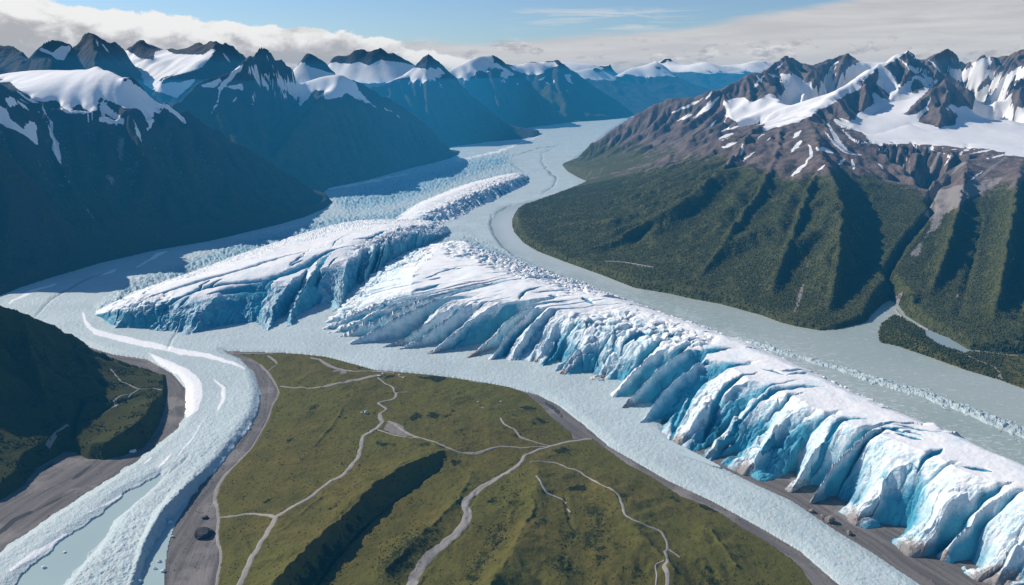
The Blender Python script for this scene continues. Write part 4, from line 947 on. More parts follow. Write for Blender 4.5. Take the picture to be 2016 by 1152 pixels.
    for _ in range(n_cracks):
        i0 = r.integers(int(ns * 0.12), int(ns * 0.97)); q0 = r.uniform(0.75, 2.1); L = r.uniform(5, 14)
        i1 = min(ns - 1, i0 + int(L / (s[-1] / ns))); q1 = q0 + r.uniform(0.15, 0.55)
        pts = [(X[np.argmin(np.abs(q - (q0 + (q1 - q0) * v ** 0.7))), int(i0 + (i1 - i0) * v)], Y[np.argmin(np.abs(q - (q0 + (q1 - q0) * v ** 0.7))), int(i0 + (i1 - i0) * v)]) for v in (0, .33, .66, 1)]
        cracks.append((pts, r.uniform(0.25, 0.6), r.uniform(0.7, 1.8), None))
    for gr in list(grooves) + cracks:
        pts, wid, dep, zz = gr
        c = smooth_curve([G(a, b, zz) for a, b in pts], 6) if zz is not None else smooth_curve(pts, 3)
        d, pr = dist_lines(X + 0.9 * fbm(X, Y, 5, 3, 5), Y + 0.9 * fbm(X, Y, 5, 3, 6), c)
        m = len(c) - 1
        tp = np.clip(np.minimum(pr, m - pr) / (m * 0.3), 0.15, 1)
        k = np.exp(-(d / (wid * tp)) ** 2)
        Z = Z - dep * tp * k * np.clip(Z / 4, 0, 1); deep = np.maximum(deep, 0.95 * np.exp(-(d / (wid * tp * 1.15)) ** 4))
    Z = np.where(qe < 0.004, -0.35, Z)
    Z = np.maximum(Z, -0.35)
    dirt = dirt_amt * 0.95 * (1 - sstep(0.0, 0.36, np.clip(Z, 0, 99) / Zs)) * (0.35 + 0.65 * sstep(0.35, 0.9, g)) * (Q < 1.3) * (0.6 + 0.8 * r.random(n)[ci]) * (1 if calm == 1.0 else (0.15 + 0.45 * sstep(0.2, 0.3, Sm / s[-1]) + 0.40 * sstep(0.4, 0.6, Sm / s[-1])))
    idx = np.arange(X.size).reshape(X.shape)
    f = np.stack([idx[:-1, :-1], idx[:-1, 1:], idx[1:, 1:], idx[1:, :-1]], -1).reshape(-1, 4)
    co = np.stack([X, Y, Z], -1).reshape(-1, 3)
    o = mesh_obj(name, co, f, M_LOBE, {'deep': deep, 'dirt': dirt}, kind='thing', label=label, category='ice lobe')
    # make faces point up
    v = o.data.polygons[len(o.data.polygons) // 2].normal.z
    if v < 0: o.data.flip_normals()
    return o

def st(f, s_, zs, k, zk, b, zb): return (f, (s_[0], s_[1], zs), (k[0], k[1], zk), (b[0], b[1], zb))
BC = [
    st((868, 480), (874, 478), 2, (880, 477), 3, (890, 475), 1.5), st((823, 487), (848, 484), 7, (905, 480), 8, (925, 484), 1.5), st((783, 502), (820, 495), 9, (900, 490), 10, (960, 497), 1.5),
    st((748, 522), (795, 513), 10, (890, 503), 12, (1000, 511), 1.5), st((718, 543), (765, 530), 11, (880, 518), 14, (1040, 523), 1.5), st((690, 575), (735, 553), 12, (890, 538), 15, (1080, 536), 1.5),
    st((656, 612), (708, 578), 12.5, (910, 553), 16, (1110, 546), 1.5), st((620, 648), (690, 597), 12.5, (930, 564), 16.5, (1130, 552), 1.5), st((645, 672), (722, 604), 12.5, (950, 570), 17, (1150, 559), 1.5),
st((695, 688), (770, 606), 13, (970, 575), 17, (1170, 567), 1.5),
    st((745, 692), (822, 604), 13.5, (1000, 580), 17, (1190, 576), 1.5), st((825, 702), (885, 605), 14, (1040, 585), 17, (1215, 586), 1.5), st((880, 711), (935, 606), 14.5, (1070, 590), 17, (1240, 596), 1.5), st((960, 715), (1015, 612), 15, (1100, 595), 17, (1270, 608), 1.5),
    st((1050, 720), (1085, 622), 14.5, (1140, 602), 17, (1300, 621), 1.5), st((1065, 737), (1130, 640), 14, (1180, 615), 16.5, (1330, 633), 1.5), st((1110, 749), (1175, 655), 13.5, (1220, 630), 16.5, (1355, 642), 1.5), st((1165, 756), (1225, 668), 14, (1260, 642), 16.5, (1385, 653), 1.5),
    st((1188, 775), (1275, 685), 14, (1310, 655), 16.5, (1415, 664), 1.5), st((1231, 827), (1330, 712), 14.5, (1370, 680), 16.5, (1460, 681), 1.5), st((1281, 859), (1390, 735), 15, (1435, 705), 16.5, (1505, 700), 1.5), st((1336, 885), (1445, 760), 15, (1490, 728), 16.5, (1550, 722), 1.5),
    st((1391, 909), (1500, 785), 15.5, (1545, 752), 16.5, (1595, 745), 1.5), st((1466, 939), (1565, 812), 15.5, (1605, 780), 16.5, (1645, 772), 1.5), st((1551, 973), (1640, 842), 15.5, (1675, 812), 16.5, (1705, 805), 1.5), st((1636, 1015), (1720, 868), 15.5, (1750, 842), 16.5, (1770, 838), 1.5),
    st((1686, 1039), (1785, 895), 15.5, (1815, 868), 16.5, (1830, 866), 1.5), st((1731, 1055), (1840, 918), 15.5, (1865, 890), 16.5, (1885, 892), 1.5), st((1786, 1097), (1895, 945), 15.5, (1920, 915), 16.5, (1935, 918), 1.5), st((1841, 1099), (1945, 965), 15.5, (1970, 935), 16.5, (1985, 942), 1.5),
    st((1901, 1137), (2000, 990), 15.5, (2025, 960), 16.5, (2040, 966), 1.5), st((1971, 1162), (2065, 1015), 15.5, (2090, 985), 16.5, (2105, 995), 1.5), st((2051, 1197), (2140, 1045), 15.5, (2165, 1012), 16.5, (2190, 1030), 1.5)]
gB = [([(809, 564), (838, 560), (868, 553)], 1.2, 2.4, 16), ([(952, 558), (970, 555)], 0.7, 1.6, 16), ([(750, 583), (782, 574)], 0.9, 1.6, 15), ([(845, 547), (868, 541)], 0.7, 1.6, 15), ([(1080, 581), (1100, 582)], 1.0, 1.8, 16), ([(830, 545), (905, 518)], 0.5, 1.0, 15), ([(1145, 590), (1170, 604)], 1.0, 2.0, 15),
      ([(1316, 785), (1340, 752), (1375, 724), (1400, 715)], 0.9, 2.6, 16), ([(1365, 800), (1400, 765), (1430, 745), (1490, 731)], 0.9, 2.8, 16), ([(1420, 805), (1448, 779), (1490, 770), (1524, 765), (1575, 760), (1625, 762)], 1.0, 3.2, 16), ([(1365, 821), (1400, 788), (1437, 766)], 0.7, 2.2, 16),
      ([(1390, 840), (1430, 790), (1479, 773)], 0.8, 2.4, 16), ([(1600, 846), (1640, 832), (1663, 823), (1718, 824)], 0.7, 2.0, 16), ([(1815, 901), (1835, 892), (1858, 883)], 0.7, 2.0, 16), ([(1330, 760), (1340, 735), (1352, 725)], 0.8, 2.2, 16), ([(1500, 820), (1530, 812), (1560, 815)], 0.6, 1.6, 16), ([(1225, 660), (1260, 652), (1290, 660)], 1.2, 2.4, 15.5), ([(1020, 590), (1035, 575), (1070, 565)], 0.6, 1.2, 16)]
lobe('ice_lobe', BC, 2000, 10.0, 101, 'long white snow-topped ice lobe with blue clefts running to the lower right corner', (170, 60, 80), (0.3, 1.05), gB, 0.9, fine=0.55, calm=0.28, light=[[(625, 655), (700, 600), (800, 585), (960, 585), (1070, 620), (1065, 722), (880, 714), (745, 698), (690, 692)], [(1240, 700), (1330, 690), (1500, 760), (1700, 860), (1900, 960), (2050, 1040), (2050, 1200), (1850, 1110), (1600, 1010), (1400, 920), (1250, 850)]], n_cracks=26, sub=0.7, jumble=[[(612, 655), (640, 620), (690, 565), (740, 520), (800, 488), (850, 480), (830, 505), (770, 535), (725, 575), (690, 610), (680, 650), (650, 675)], [(1060, 670), (1130, 620), (1230, 610), (1310, 635), (1400, 670), (1390, 685), (1320, 678), (1260, 700), (1225, 750), (1180, 760), (1095, 740)], [(1420, 800), (1480, 790), (1530, 850), (1500, 910), (1450, 900)], [(1720, 920), (1800, 900), (1850, 960), (1810, 1040), (1760, 1010)], [(870, 475), (960, 490), (1100, 540), (1180, 575), (1120, 572), (1040, 545), (940, 515), (880, 495)]])
AA = [
    st((182, 622), (186, 620), 1.0, (188, 617), 1.5, (190, 612), 1.0), st((198, 640), (222, 612), 6, (226, 606), 6.5, (228, 594), 2.5), st((232, 655), (262, 607), 9, (268, 592), 10, (275, 572), 4), st((280, 664), (310, 602), 10.5, (318, 578), 11.5, (330, 553), 5), st((345, 666), (372, 594), 11.5, (380, 562), 12.5, (400, 528), 5.5),
    st((415, 664), (440, 583), 12, (450, 548), 13, (470, 502), 6), st((480, 667), (515, 572), 12, (525, 530), 13.5, (540, 478), 6), st((560, 653), (588, 554), 12, (595, 512), 13.5, (605, 457), 6), st((622, 637), (640, 530), 12, (650, 498), 13.5, (660, 442), 6), st((684, 614), (698, 508), 12, (705, 482), 13.5, (710, 434), 6),
    st((714, 574), (740, 490), 12, (745, 465), 13, (755, 432), 6), st((766, 524), (785, 472), 10.5, (790, 455), 12, (800, 432), 5), st((815, 500), (832, 460), 8, (835, 447), 9, (835, 434), 4), st((855, 480), (866, 460), 4.5, (868, 449), 5.5, (862, 438), 3), st((888, 462), (885, 455), 2, (882, 450), 2.5, (878, 444), 2)]
gA = [([(250, 588), (347, 564), (451, 538), (560, 508), (660, 484)], 1.0, 2.6, 12.5), ([(264, 600), (368, 576), (417, 562), (521, 549), (590, 528), (642, 500), (700, 485)], 1.8, 3.4, 12.5), ([(405, 580), (470, 566), (530, 560)], 1.6, 2.4, 12), ([(690, 478), (730, 470), (760, 455)], 1.4, 2.2, 12), ([(560, 560), (600, 548), (640, 530)], 1.3, 2.2, 12)]
lobe('ice_lobe', AA, 1100, 24.0, 202, 'shaded blue ice lobe with two long crevasses along its snowy top, left of the fan', (130, 60, 60), (0.35, 0.85), gA, 0.5, dirt_amt=0.2, sub=0.6, wall=0.35, fine=0.5, n_cracks=18, shade_base=0.55, jumble=[[(690, 500), (730, 470), (790, 450), (880, 430), (900, 470), (800, 520), (720, 570), (690, 560)], [(190, 625), (250, 590), (330, 585), (350, 640), (280, 670), (200, 650)]], crease_amt=0.0, lean=0.3, pull=0.15)
CCs = [st((1046, 352), (1042, 350), 1.5, (1040, 347), 2, (1030, 341), 1.5), st((1040, 362), (1030, 350), 6, (1022, 347), 7, (1010, 342), 3), st((1005, 382), (990, 364), 8, (980, 357), 8.5, (970, 350), 3.5), st((950, 408), (938, 384), 8.5, (925, 376), 9, (915, 364), 3.5), st((915, 428), (895, 404), 8, (880, 395), 8.5, (868, 382), 3.5), st((880, 444), (850, 422), 7, (840, 412), 7.5, (825, 400), 3), st((840, 450), (815, 434), 4, (805, 428), 4.5, (795, 418), 2.5), st((800, 446), (790, 438), 2, (785, 434), 2.2, (780, 430), 2)]
lobe('ice_lobe', CCs, 420, 16.0, 303, 'small rough blue ice ridge above the other lobes, beside the grey bend', (60, 30, 30), (0.2, 0.5), (), 0.7, dirt_amt=0.0, sub=1.0, fine=1.2, crease_amt=0.4, jumble=[[(1050, 340), (1050, 365), (950, 415), (840, 450), (800, 445), (860, 410), (960, 360), (1020, 345)]])
print('lobes', round(time.time() - T0, 1))
# ------------------------------------------------------------------ green plateau in front
GREEN = [(470, 697), (540, 695), (600, 698), (650, 704), (700, 719), (742, 731), (800, 735), (850, 739), (950, 753), (1005, 763), (1035, 775), (1062, 798), (1085, 822), (1105, 838), (1122, 852), (1126, 866), (1165, 864), (1180, 876), (1205, 893), (1235, 915), (1280, 938), (1340, 978), (1390, 996), (1420, 1012),
         (1460, 1040), (1500, 1062), (1525, 1078), (1545, 1094), (1562, 1105), (1580, 1125), (1598, 1152), (1640, 1215), (420, 1215), (430, 1152), (439, 1092), (432, 1060), (434, 1016), (427, 978), (441, 943), (470, 912), (497, 884), (516, 855), (531, 825), (538, 800), (552, 775), (543, 752), (532, 735), (515, 718), (495, 706)]
greenW = np.array([G(*p) for p in GREEN])
LG = [[W(880, 884, 3.6), W(845, 897, 5.0), W(800, 915, 5.6), W(745, 945, 6.0), W(690, 1000, 6.0), W(640, 1045, 6.2), W(595, 1085, 6.2), W(550, 1130, 6.2), W(500, 1190, 6.0)],
      [W(882, 912, 2.4), W(840, 946, 1.2), W(785, 990, 0.7), W(735, 1030, 0.5), W(690, 1075, 0.4), W(650, 1120, 0.3), W(610, 1180, 0.2)],
      [W(740, 890, 3.0), W(650, 960, 3.5), W(560, 1040, 3.0)], [W(900, 920, 2.4), W(930, 930, 2.8), W(900, 985, 3.2), W(830, 1050, 3.4), W(760, 1120, 3.4)],
      [W(1035, 895, 2.2), W(1000, 925, 2.2), W(940, 970, 2.1), W(920, 1010, 2.0), W(925, 1040, 1.9), W(870, 1095, 1.6), W(820, 1150, 1.4)],
      [W(1060, 930, 4.0), W(1050, 1000, 4.5), W(1010, 1080, 4.5), W(960, 1160, 4.5)], [W(1010, 1000, 3.2), W(990, 1060, 2.2), W(930, 1140, 2.0)], [W(1110, 980, 2.6), W(1130, 1060, 2.4), W(1100, 1160, 2.2)],
      [W(1200, 960, 4.0), W(1250, 1040, 4.4), W(1330, 1120, 4.0)], [W(1400, 1040, 3.0), W(1450, 1110, 2.6)],
      [W(600, 740, 1.6), W(700, 760, 1.8), W(660, 830, 2.0), W(600, 900, 2.0)], [W(850, 770, 2.0), W(950, 800, 2.4), W(1050, 830, 2.2)], [W(800, 820, 2.0), W(900, 850, 2.6), W(1000, 850, 2.2)], [W(470, 1040, 1.2), W(500, 1100, 1.5)]]
FG = terrain(-105, 75, 116, 262, 0.25, greenW, LG, (14, 1.0, 6), ((1.2, 0.4, 40), (0.5, 0.2, 30)), 61, 0.2, full=3.0)
gd_, _ = dist_lines(FG.X[::4, ::4], FG.Y[::4, ::4], greenW, True)
gdist = resize(gd_, *FG.Z.shape)
insG = inside(FG.X, FG.Y, greenW)
tex = (0.10 * fbm(FG.X, FG.Y, 2.5, 4, 62) + 0.28 * fbm(FG.X, FG.Y, 7, 3, 63)) * sstep(0.3, 3, gdist)
FG.Z = np.where(insG, np.maximum(FG.Z * sstep(-0.2, 2.5, gdist) + tex, 0.0) + 0.16, np.maximum(0.16 - 0.5 * gdist, -0.6))
gpx_, gpy_ = warped(FG, 9, 6)
hg = hollow(FG, 10)
scrub = np.clip(1.4 * np.clip(hg, 0, 1) + 0.75 * cover(gpx_, gpy_, [[(560, 1152), (640, 1060), (720, 1010), (760, 1040), (700, 1110), (640, 1180), (560, 1180)], [(690, 1150), (760, 1060), (840, 1010), (900, 985), (905, 1040), (850, 1090), (800, 1152)],
                                                [(880, 1152), (950, 1040), (990, 960), (1050, 930), (1030, 1010), (990, 1090), (950, 1152)], [(1060, 1152), (1100, 1010), (1180, 960), (1220, 1000), (1200, 1080), (1290, 1120), (1280, 1152)], [(990, 935), (1035, 925), (1020, 955), (970, 1000)],
                                                [(640, 850), (700, 838), (735, 840), (690, 862)], [(690, 870), (740, 850), (715, 890), (680, 920), (640, 940)]], soft=60) - 0.15, 0, 1) * sstep(-0.35, 0.25, fbm(FG.X, FG.Y, 9, 4, 64) + 0.12)
scrub = np.maximum(scrub, 0.8 * sstep(0.28, 0.5, fbm(FG.X, FG.Y, 11, 4, 65)))
bare = cover(gpx_, gpy_, strokes=[(655, 732, 682, 732, 5), (927, 752, 955, 751, 4), (785, 737, 792, 743, 4), (945, 802, 952, 803, 3)], soft=4)
bare = np.maximum(bare, cover(gpx_, gpy_, [[(755, 845), (762, 833), (778, 831), (792, 840), (800, 848), (812, 856), (790, 856), (768, 851)]], soft=5))
po = grid_obj('plateau', FG.X, FG.Y, FG.Z, insG | (gdist < 1.2), M_MOSS, {'scrub': scrub, 'bare': bare}, kind='structure')
po['label'] = 'olive green mossy plateau with pale trails and a shadowed gully, centre front'; po['category'] = 'plateau'
print('plateau', round(time.time() - T0, 1))

# ------------------------------------------------------------------ trails and stream beds, laid on the ground they cross
M_PATH = mat_gravel('pale_trail_gravel', (0.33, 0.30, 0.265), (0.235, 0.21, 0.19), (0.40, 0.37, 0.33))
for _n in M_PATH.node_tree.nodes:
    if _n.type == 'MAPPING': _n.inputs['Scale'].default_value = (0.5, 0.9, 1)

def trail(pts, width, field, label=None, lift=0.10, name='path', seed=1, mat=None, onhit=True):
    """pts: photo points of the trail; width in 10 m units, may be a list"""
    w = [field.hit(*p, t0=60, t1=900, n=4000) for p in pts] if onhit and field else [G(*p) for p in pts]
    c = smooth_curve(w, 12)
    wd = np.interp(np.linspace(0, 1, len(c)), np.linspace(0, 1, len(width)), width) if isinstance(width, (list, tuple)) else np.full(len(c), width)
    seg = np.sqrt(((c[1:] - c[:-1]) ** 2).sum(1)); s = np.concatenate([[0], np.cumsum(seg)])
    n = max(8, int(s[-1] / 0.3)); si = np.linspace(0, s[-1], n)
    x = np.interp(si, s, c[:, 0]); y = np.interp(si, s, c[:, 1]); wd = np.interp(si, s, wd)
    x = x + 0.22 * wd * perlin(si / 3.2, si * 0 + seed, 5); y = y + 0.22 * wd * perlin(si / 3.2, si * 0 + seed + 9, 6)
    tx = np.gradient(x); ty = np.gradient(y); L = np.sqrt(tx * tx + ty * ty) + 1e-9
    nx_, ny_ = -ty / L, tx / L
    wl_ = wd * (0.5 + 0.30 * 0.5 * fbm(si, si * 0 + seed, 3.0, 3, 7)); wr_ = wd * (0.5 + 0.30 * 0.5 * fbm(si, si * 0 + seed, 2.7, 3, 8))
    k = np.linspace(-1, 1, 9)
    off = np.where(k[None] < 0, wl_[:, None] * k[None], wr_[:, None] * k[None])
    X = x[:, None] + nx_[:, None] * off; Y = y[:, None] + ny_[:, None] * off
    Z = (field.at(X, Y) if field else 0 * X) + lift * (1 - 0.9 * np.abs(k[None]) ** 4)
    o = grid_obj(name, X, Y, Z, None, mat or M_PATH, {'dark': 0 * X, 'bank': off + 0 * X}, kind='structure')
    if len(o.data.polygons) and o.data.polygons[0].normal.z < 0: o.data.flip_normals()
    if label: o['label'] = label
    return o
zf = zc(660, 752); zl = zc(0, 752); zq = zc(640, 660, 5.76)
TR = [
    (zf([(420, 1180), (450, 1110), (500, 1030), (560, 970), (640, 900), (700, 850), (745, 790), (750, 740), (735, 690), (770, 650), (830, 600), (900, 560), (980, 510), (1040, 470), (1075, 425), (1130, 395), (1210, 368), (1300, 345), (1400, 330), (1450, 322)]), [2.3, 2.1, 1.9, 2.2, 1.7, 1.4, 1.2, 0.9, 1.0, 1.2], 'widest pale gravel stream bed winding down the middle of the plateau'),
    (zf([(270, 225), (245, 255), (190, 290), (155, 320), (145, 380), (130, 425), (80, 490), (40, 530), (-20, 560)]) + zl([(1880, 560), (1780, 640), (1650, 715), (1575, 760), (1555, 790), (1500, 880), (1440, 980), (1390, 1080), (1350, 1180)]), [1.2, 1.2, 1.1, 1.2, 1.1, 1.0, 1.2, 1.3, 1.4], 'pale trail curving down the left part of the plateau to the lower edge'),
    (zl([(1165, 795), (1240, 775), (1330, 762), (1420, 750), (1500, 755), (1560, 770)]), 0.75, 'short pale trail from the left gravel bank to the trail fork'),
    (zf([(265, 225), (252, 190), (262, 175), (290, 155), (270, 140), (245, 122), (270, 112), (335, 95), (345, 68), (355, 63)]), [1.4, 0.9, 0.8, 0.9, 0.8], 'zigzag pale trail above the grey pond hollow'),
    (zq([(835, 655), (790, 655), (775, 600), (740, 575), (690, 555), (640, 515), (600, 485)]), 0.55, 'thin pale footpath linking the zigzag trail to the upper junction'),
    (zf([(345, 65), (380, 60), (410, 58)]), 0.4, 'faint side path ending in the grass'),
    (zf([(300, 225), (340, 240), (385, 275), (430, 300), (480, 318), (560, 340), (620, 365), (680, 392), (740, 405), (800, 405), (860, 388), (940, 368), (1000, 370), (1060, 375), (1125, 370), (1190, 366)]), [1.2, 1.1, 0.9, 0.7, 0.7, 0.7, 1.3, 0.8, 0.7, 0.6, 0.5], 'pale trail running right from the grey pond hollow across the plateau'),
    (zf([(240, 272), (300, 292), (370, 310), (440, 318), (485, 318)]), 0.45, 'thin trail along the lower side of the grey pond hollow'),
    (zf([(938, 205), (955, 235), (990, 258), (1015, 268), (1035, 295), (1060, 318), (1120, 338), (1180, 355), (1215, 362)]), [0.5, 0.6, 0.5, 0.9, 0.4, 0.3], 'short curved trail on the right half of the plateau'),
    (zf([(1100, 458), (1180, 455), (1260, 463), (1320, 490), (1390, 512), (1410, 530), (1470, 562), (1560, 605), (1610, 650), (1625, 690), (1640, 740), (1670, 770), (1740, 805), (1840, 845), (1870, 890), (1885, 950), (1870, 965), (1885, 1010), (1865, 1045), (1885, 1100), (1880, 1180)]), [0.35, 0.5, 0.7, 0.5, 0.6, 0.7, 0.6, 0.6, 0.6, 0.7, 0.8, 0.9], 'thin pale trail down the right side of the plateau'),
    (zf([(1885, 950), (1925, 975), (1955, 997)]), 0.45, 'short spur of the right-hand trail'), (zf([(1865, 1015), (1820, 1040), (1822, 1100), (1815, 1170)]), 0.35, 'faint narrow path beside the right-hand trail'),
    (zf([(1140, 535), (1165, 565), (1185, 605), (1200, 630), (1240, 648), (1290, 670), (1310, 692)]), [0.5, 0.8, 0.6, 0.5, 0.3], 'broken stony gully among the dark scrub'), (zf([(1315, 722), (1335, 742)]), 0.4, 'last stony patch below the broken gully'),
    (zq([(-40, 590), (40, 565), (120, 550), (200, 543), (260, 530), (350, 510), (450, 485), (540, 462), (600, 455)]), [0.6, 0.8, 0.8, 1.6, 2.2, 2.4, 1.6], 'wide pale trail at the upper left of the plateau'),
    (zl([(1590, 25), (1700, 32), (1800, 32), (1900, 15), (1980, 2)]), [0.7, 0.7, 0.9, 0.7], 'pale trail from the left bank along the top of the plateau'),
    (zq([(-160, 255), (-60, 280), (0, 320), (60, 355), (140, 380), (230, 398), (320, 410), (450, 410), (560, 412), (700, 422), (785, 432)]), [1.0, 1.2, 1.6, 1.3, 0.9, 0.8, 0.7, 0.6], 'pale track following the top edge of the plateau'),
    (zc(0, 380)([(1290, 905), (1400, 912), (1520, 912), (1640, 908), (1740, 912)]), [0.6, 0.7, 0.8, 0.8], 'thin pale track beside the upper ice shore'),
    (zc(0, 380)([(1520, 925), (1550, 945), (1575, 970)]), [0.8, 1.0, 0.7], 'small pale patch of track near the top corner of the plateau'), (zc(0, 380)([(1570, 975), (1535, 1000), (1525, 1010)]), 0.5, 'thin link between the corner track and the bank'),
]
for k_, (pts, wd, lab) in enumerate(TR):
    trail(pts, wd, FG, lab, 0.12, seed=k_ * 3 + 1)
EDGE = [(515, 718), (532, 735), (543, 752), (552, 773), (539, 800), (531, 825), (514, 856), (497, 884), (470, 912), (441, 943), (427, 978), (434, 1016), (430, 1058), (439, 1092), (430, 1152), (424, 1190)]
trail([(x - 3, y) for x, y in EDGE], [0.9, 1.0, 0.7, 0.6, 0.5, 0.5, 0.6, 1.1, 0.9, 0.7, 0.8, 0.7], None, 'pale margin between the left gravel bank and the grass', 0.06, seed=71, onhit=False)
for pts, wd, lab in [(zl([(680, 0), (730, 15), (790, 42), (870, 38), (920, 48)]), 0.7, 'thin pale trail on the left hill foot'), (zl([(795, 42), (760, 62), (730, 92)]), 0.6, 'short branch of the left hill trail'), (zl([(630, 148), (662, 135), (652, 108), (690, 80), (725, 72)]), [1.0, 1.1, 0.6, 0.5], 'pale curved bank on the left hill spur'),
                     (zc(0, 380)([(630, 1000), (670, 1050), (690, 1075)]), 0.5, 'upper end of the left hill trail'), (zl([(268, 370), (300, 320), (345, 270), (385, 245)]), 0.9, 'dim trail in the shadow of the left hill')]:
    trail(pts, wd, FH, lab, 0.14, seed=len(lab))

# ------------------------------------------------------------------ low wooded flat by the right shore
LOW = [(1733, 675), (1728, 655), (1736, 637), (1760, 620), (1779, 627), (1800, 640), (1822, 652), (1824, 664), (1854, 682), (1899, 696), (1912, 692), (2016, 699), (2220, 712), (2260, 840), (2016, 767), (1965, 748), (1906, 731), (1837, 706), (1767, 682)]
lowW = np.array([G(*p) for p in LOW])
FL = terrain(lowW[:, 0].min() - 4, lowW[:, 0].max() + 4, lowW[:, 1].min() - 4, lowW[:, 1].max() + 4, 0.6, lowW,
             [[W(1760, 645, 2.0), W(1790, 660, 2.6), W(1830, 685, 2.4), W(1890, 712, 1.8)], [W(1980, 720, 1.0), W(2100, 740, 1.2)]], (8, 0.5, 4), ((1.2, 0.3, 20),), 71, 0.2, full=3.0)
FL.Z = np.where(inside(FL.X, FL.Y, lowW), FL.Z + 0.25, -0.5)
lo = grid_obj('shore', FL.X, FL.Y, FL.Z, inside(FL.X, FL.Y, lowW), M_MOSS, {'scrub': 0.5 + 0.5 * fbm(FL.X, FL.Y, 8, 3, 3), 'bare': 0 * FL.X}, kind='structure')
zr = ZE
trail(zr([(1285, 660), (1310, 690), (1340, 715), (1370, 738), (1420, 752), (1475, 780)]), 0.9, None, 'thin pale track along the foot of the right-hand mountain', 0.5, seed=81, onhit=False)
trail(zr([(1640, 905), (1680, 915), (1740, 945), (1800, 965), (1850, 990), (1878, 1025), (1885, 1060)]), [1.4, 1.0, 0.9, 0.9, 1.3], FL, 'pale track curving round the end of the wooded flat', 0.2, seed=82)
trail(zr([(1710, 893), (1800, 903), (1880, 915), (1960, 922), (2100, 930)]), 0.8, FL, 'thin pale track leading right from the pond', 0.2, seed=83)
trail([(1190, 515), (1215, 516), (1240, 519), (1265, 524), (1287, 527)], 0.8, FR, 'faint pale track on the lower green slope', 0.5, seed=84)
sheet('water', [(1812, 644), (1828, 648), (1872, 664), (1912, 688), (1902, 700), (1850, 686), (1815, 664)], 0.22, mat_water('pond_water', (0.27, 0.34, 0.36), (0.30, 0.37, 0.39)), 3, 2, kind='structure')

# ------------------------------------------------------------------ woods and scrub
def woods(name, X, Y, Z, h, rad, cols, seed, label, lean=0.25, top=0.5, rings=2):
    """many small ragged crowns in one mass"""
    r = np.random.default_rng(seed)
    n = len(X)
    sides = 4
    hh = h * r.uniform(0.55, 1.25, n); rr = rad * r.uniform(0.6, 1.3, n)
    a0 = r.uniform(0, 6.28, n)
    V = []
    lev = [(0.05, 1.0), (0.6, top)]
    for (lz, lr) in lev:
        for k in range(sides):
            a = a0 + k * 2 * math.pi / sides + r.uniform(-.35, .35, n)
            q = rr * lr * r.uniform(0.55, 1.35, n)
            V.append(np.stack([X + np.cos(a) * q, Y + np.sin(a) * q, Z - 0.15 + hh * (lz + r.uniform(-.1, .1, n))], -1))
    V.append(np.stack([X + r.normal(0, .15, n) * rr, Y + r.normal(0, .15, n) * rr, Z + hh], -1))
    V = np.stack(V, 1)
    m = V.shape[1]
    f = []
    for l in range(1):
        for k in range(sides):
            a, b = l * sides + k, l * sides + (k + 1) % sides
            f += [(a, b, b + sides), (a, b + sides, a + sides)]
    for k in range(sides): f.append((sides + k, sides + (k + 1) % sides, m - 1))
    f = np.array(f)
    faces = (np.arange(n)[:, None, None] * m + f[None]).reshape(-1, 3)
    t = NT(name + '_leaves')
    tone = t.attr('tone')
    nn = t.noise(0.08, 4, 0.6)
    c = t.mix(t.step(t.math('ADD', t.math('MULTIPLY', tone, 0.7), t.math('MULTIPLY', nn, 0.3)), 0.25, 0.75), cols[0], cols[1])
    mat = t.finish(c, 0.95, None, 0.1)
    o = mesh_obj(name, V.reshape(-1, 3), faces, mat, {'tone': np.repeat(r.random(n), m)}, smooth=True, kind='stuff')
    o['label'] = label; o['category'] = name
    return o
r = np.random.default_rng(5)
def scatter(F, n, prob, mask=None):
    ny, nx = F.Z.shape
    x = F.x0 + r.random(n) * (nx - 1.01) * F.cell; y = F.y0 + r.random(n) * (ny - 1.01) * F.cell
    z = F.at(x, y); p = F.at(x, y, prob)
    ok = (r.random(n) < p) & (z > 0.1)
    return x[ok], y[ok], z[ok]
pv = np.clip(vR - 0.45, 0, 1) * 1.9 * (1 - scR) * inR * (1 - sstep(38, 52, FR.Z + 8 * fbm(FR.X, FR.Y, 25, 3, 13))) * (0.35 + 0.75 * sstep(-0.3, 0.2, fbm(FR.X, FR.Y, 14, 4, 14) + 0.5 * np.clip(hol, -1, 1)))
pv *= (FR.Y < 640) & (FR.X < 420) & (FR.X > 0.28 * FR.Y - 175)
x, y, z = scatter(FR, 1000000, pv)
woods('forest', x, y, z, 0.62, 0.46, ((0.046, 0.056, 0.022), (0.074, 0.080, 0.028)), 6, 'dense dark forest over the lower slopes right of the grey river')
print('trees', len(x))
pl = np.where(inside(FL.X, FL.Y, lowW), 0.9 * (1 - sstep(1955, 1990, project(FL.X, FL.Y, FL.Z)[0]) * 0.75), 0)
x, y, z = scatter(FL, 26000, pl)
woods('forest', x, y, z, 0.7, 0.48, ((0.034, 0.045, 0.018), (0.062, 0.07, 0.024)), 7, 'dark woods covering the low flat beside the inlet')
x, y, z = scatter(FG, 260000, (np.clip(scrub * 1.2 - 0.25, 0, 1) * 0.8 + 0.022 + 0.10 * sstep(0.1, 0.4, fbm(FG.X, FG.Y, 5, 3, 66))) * insG * (gdist > 0.8) * (bare < 0.2))
woods('scrub', x, y, z, 0.24, 0.22, ((0.020, 0.028, 0.009), (0.05, 0.055, 0.016)), 8, 'dark low bushes in the hollows of the plateau', top=0.7)
print('bushes', len(x))
x, y, z = scatter(FH, 90000, 0.55 * sstep(0.0, 0.3, fbm(FH.X, FH.Y, 7, 4, 15) + 0.05) * inside(FH.X, FH.Y, baseH) * (FH.Y < 246))
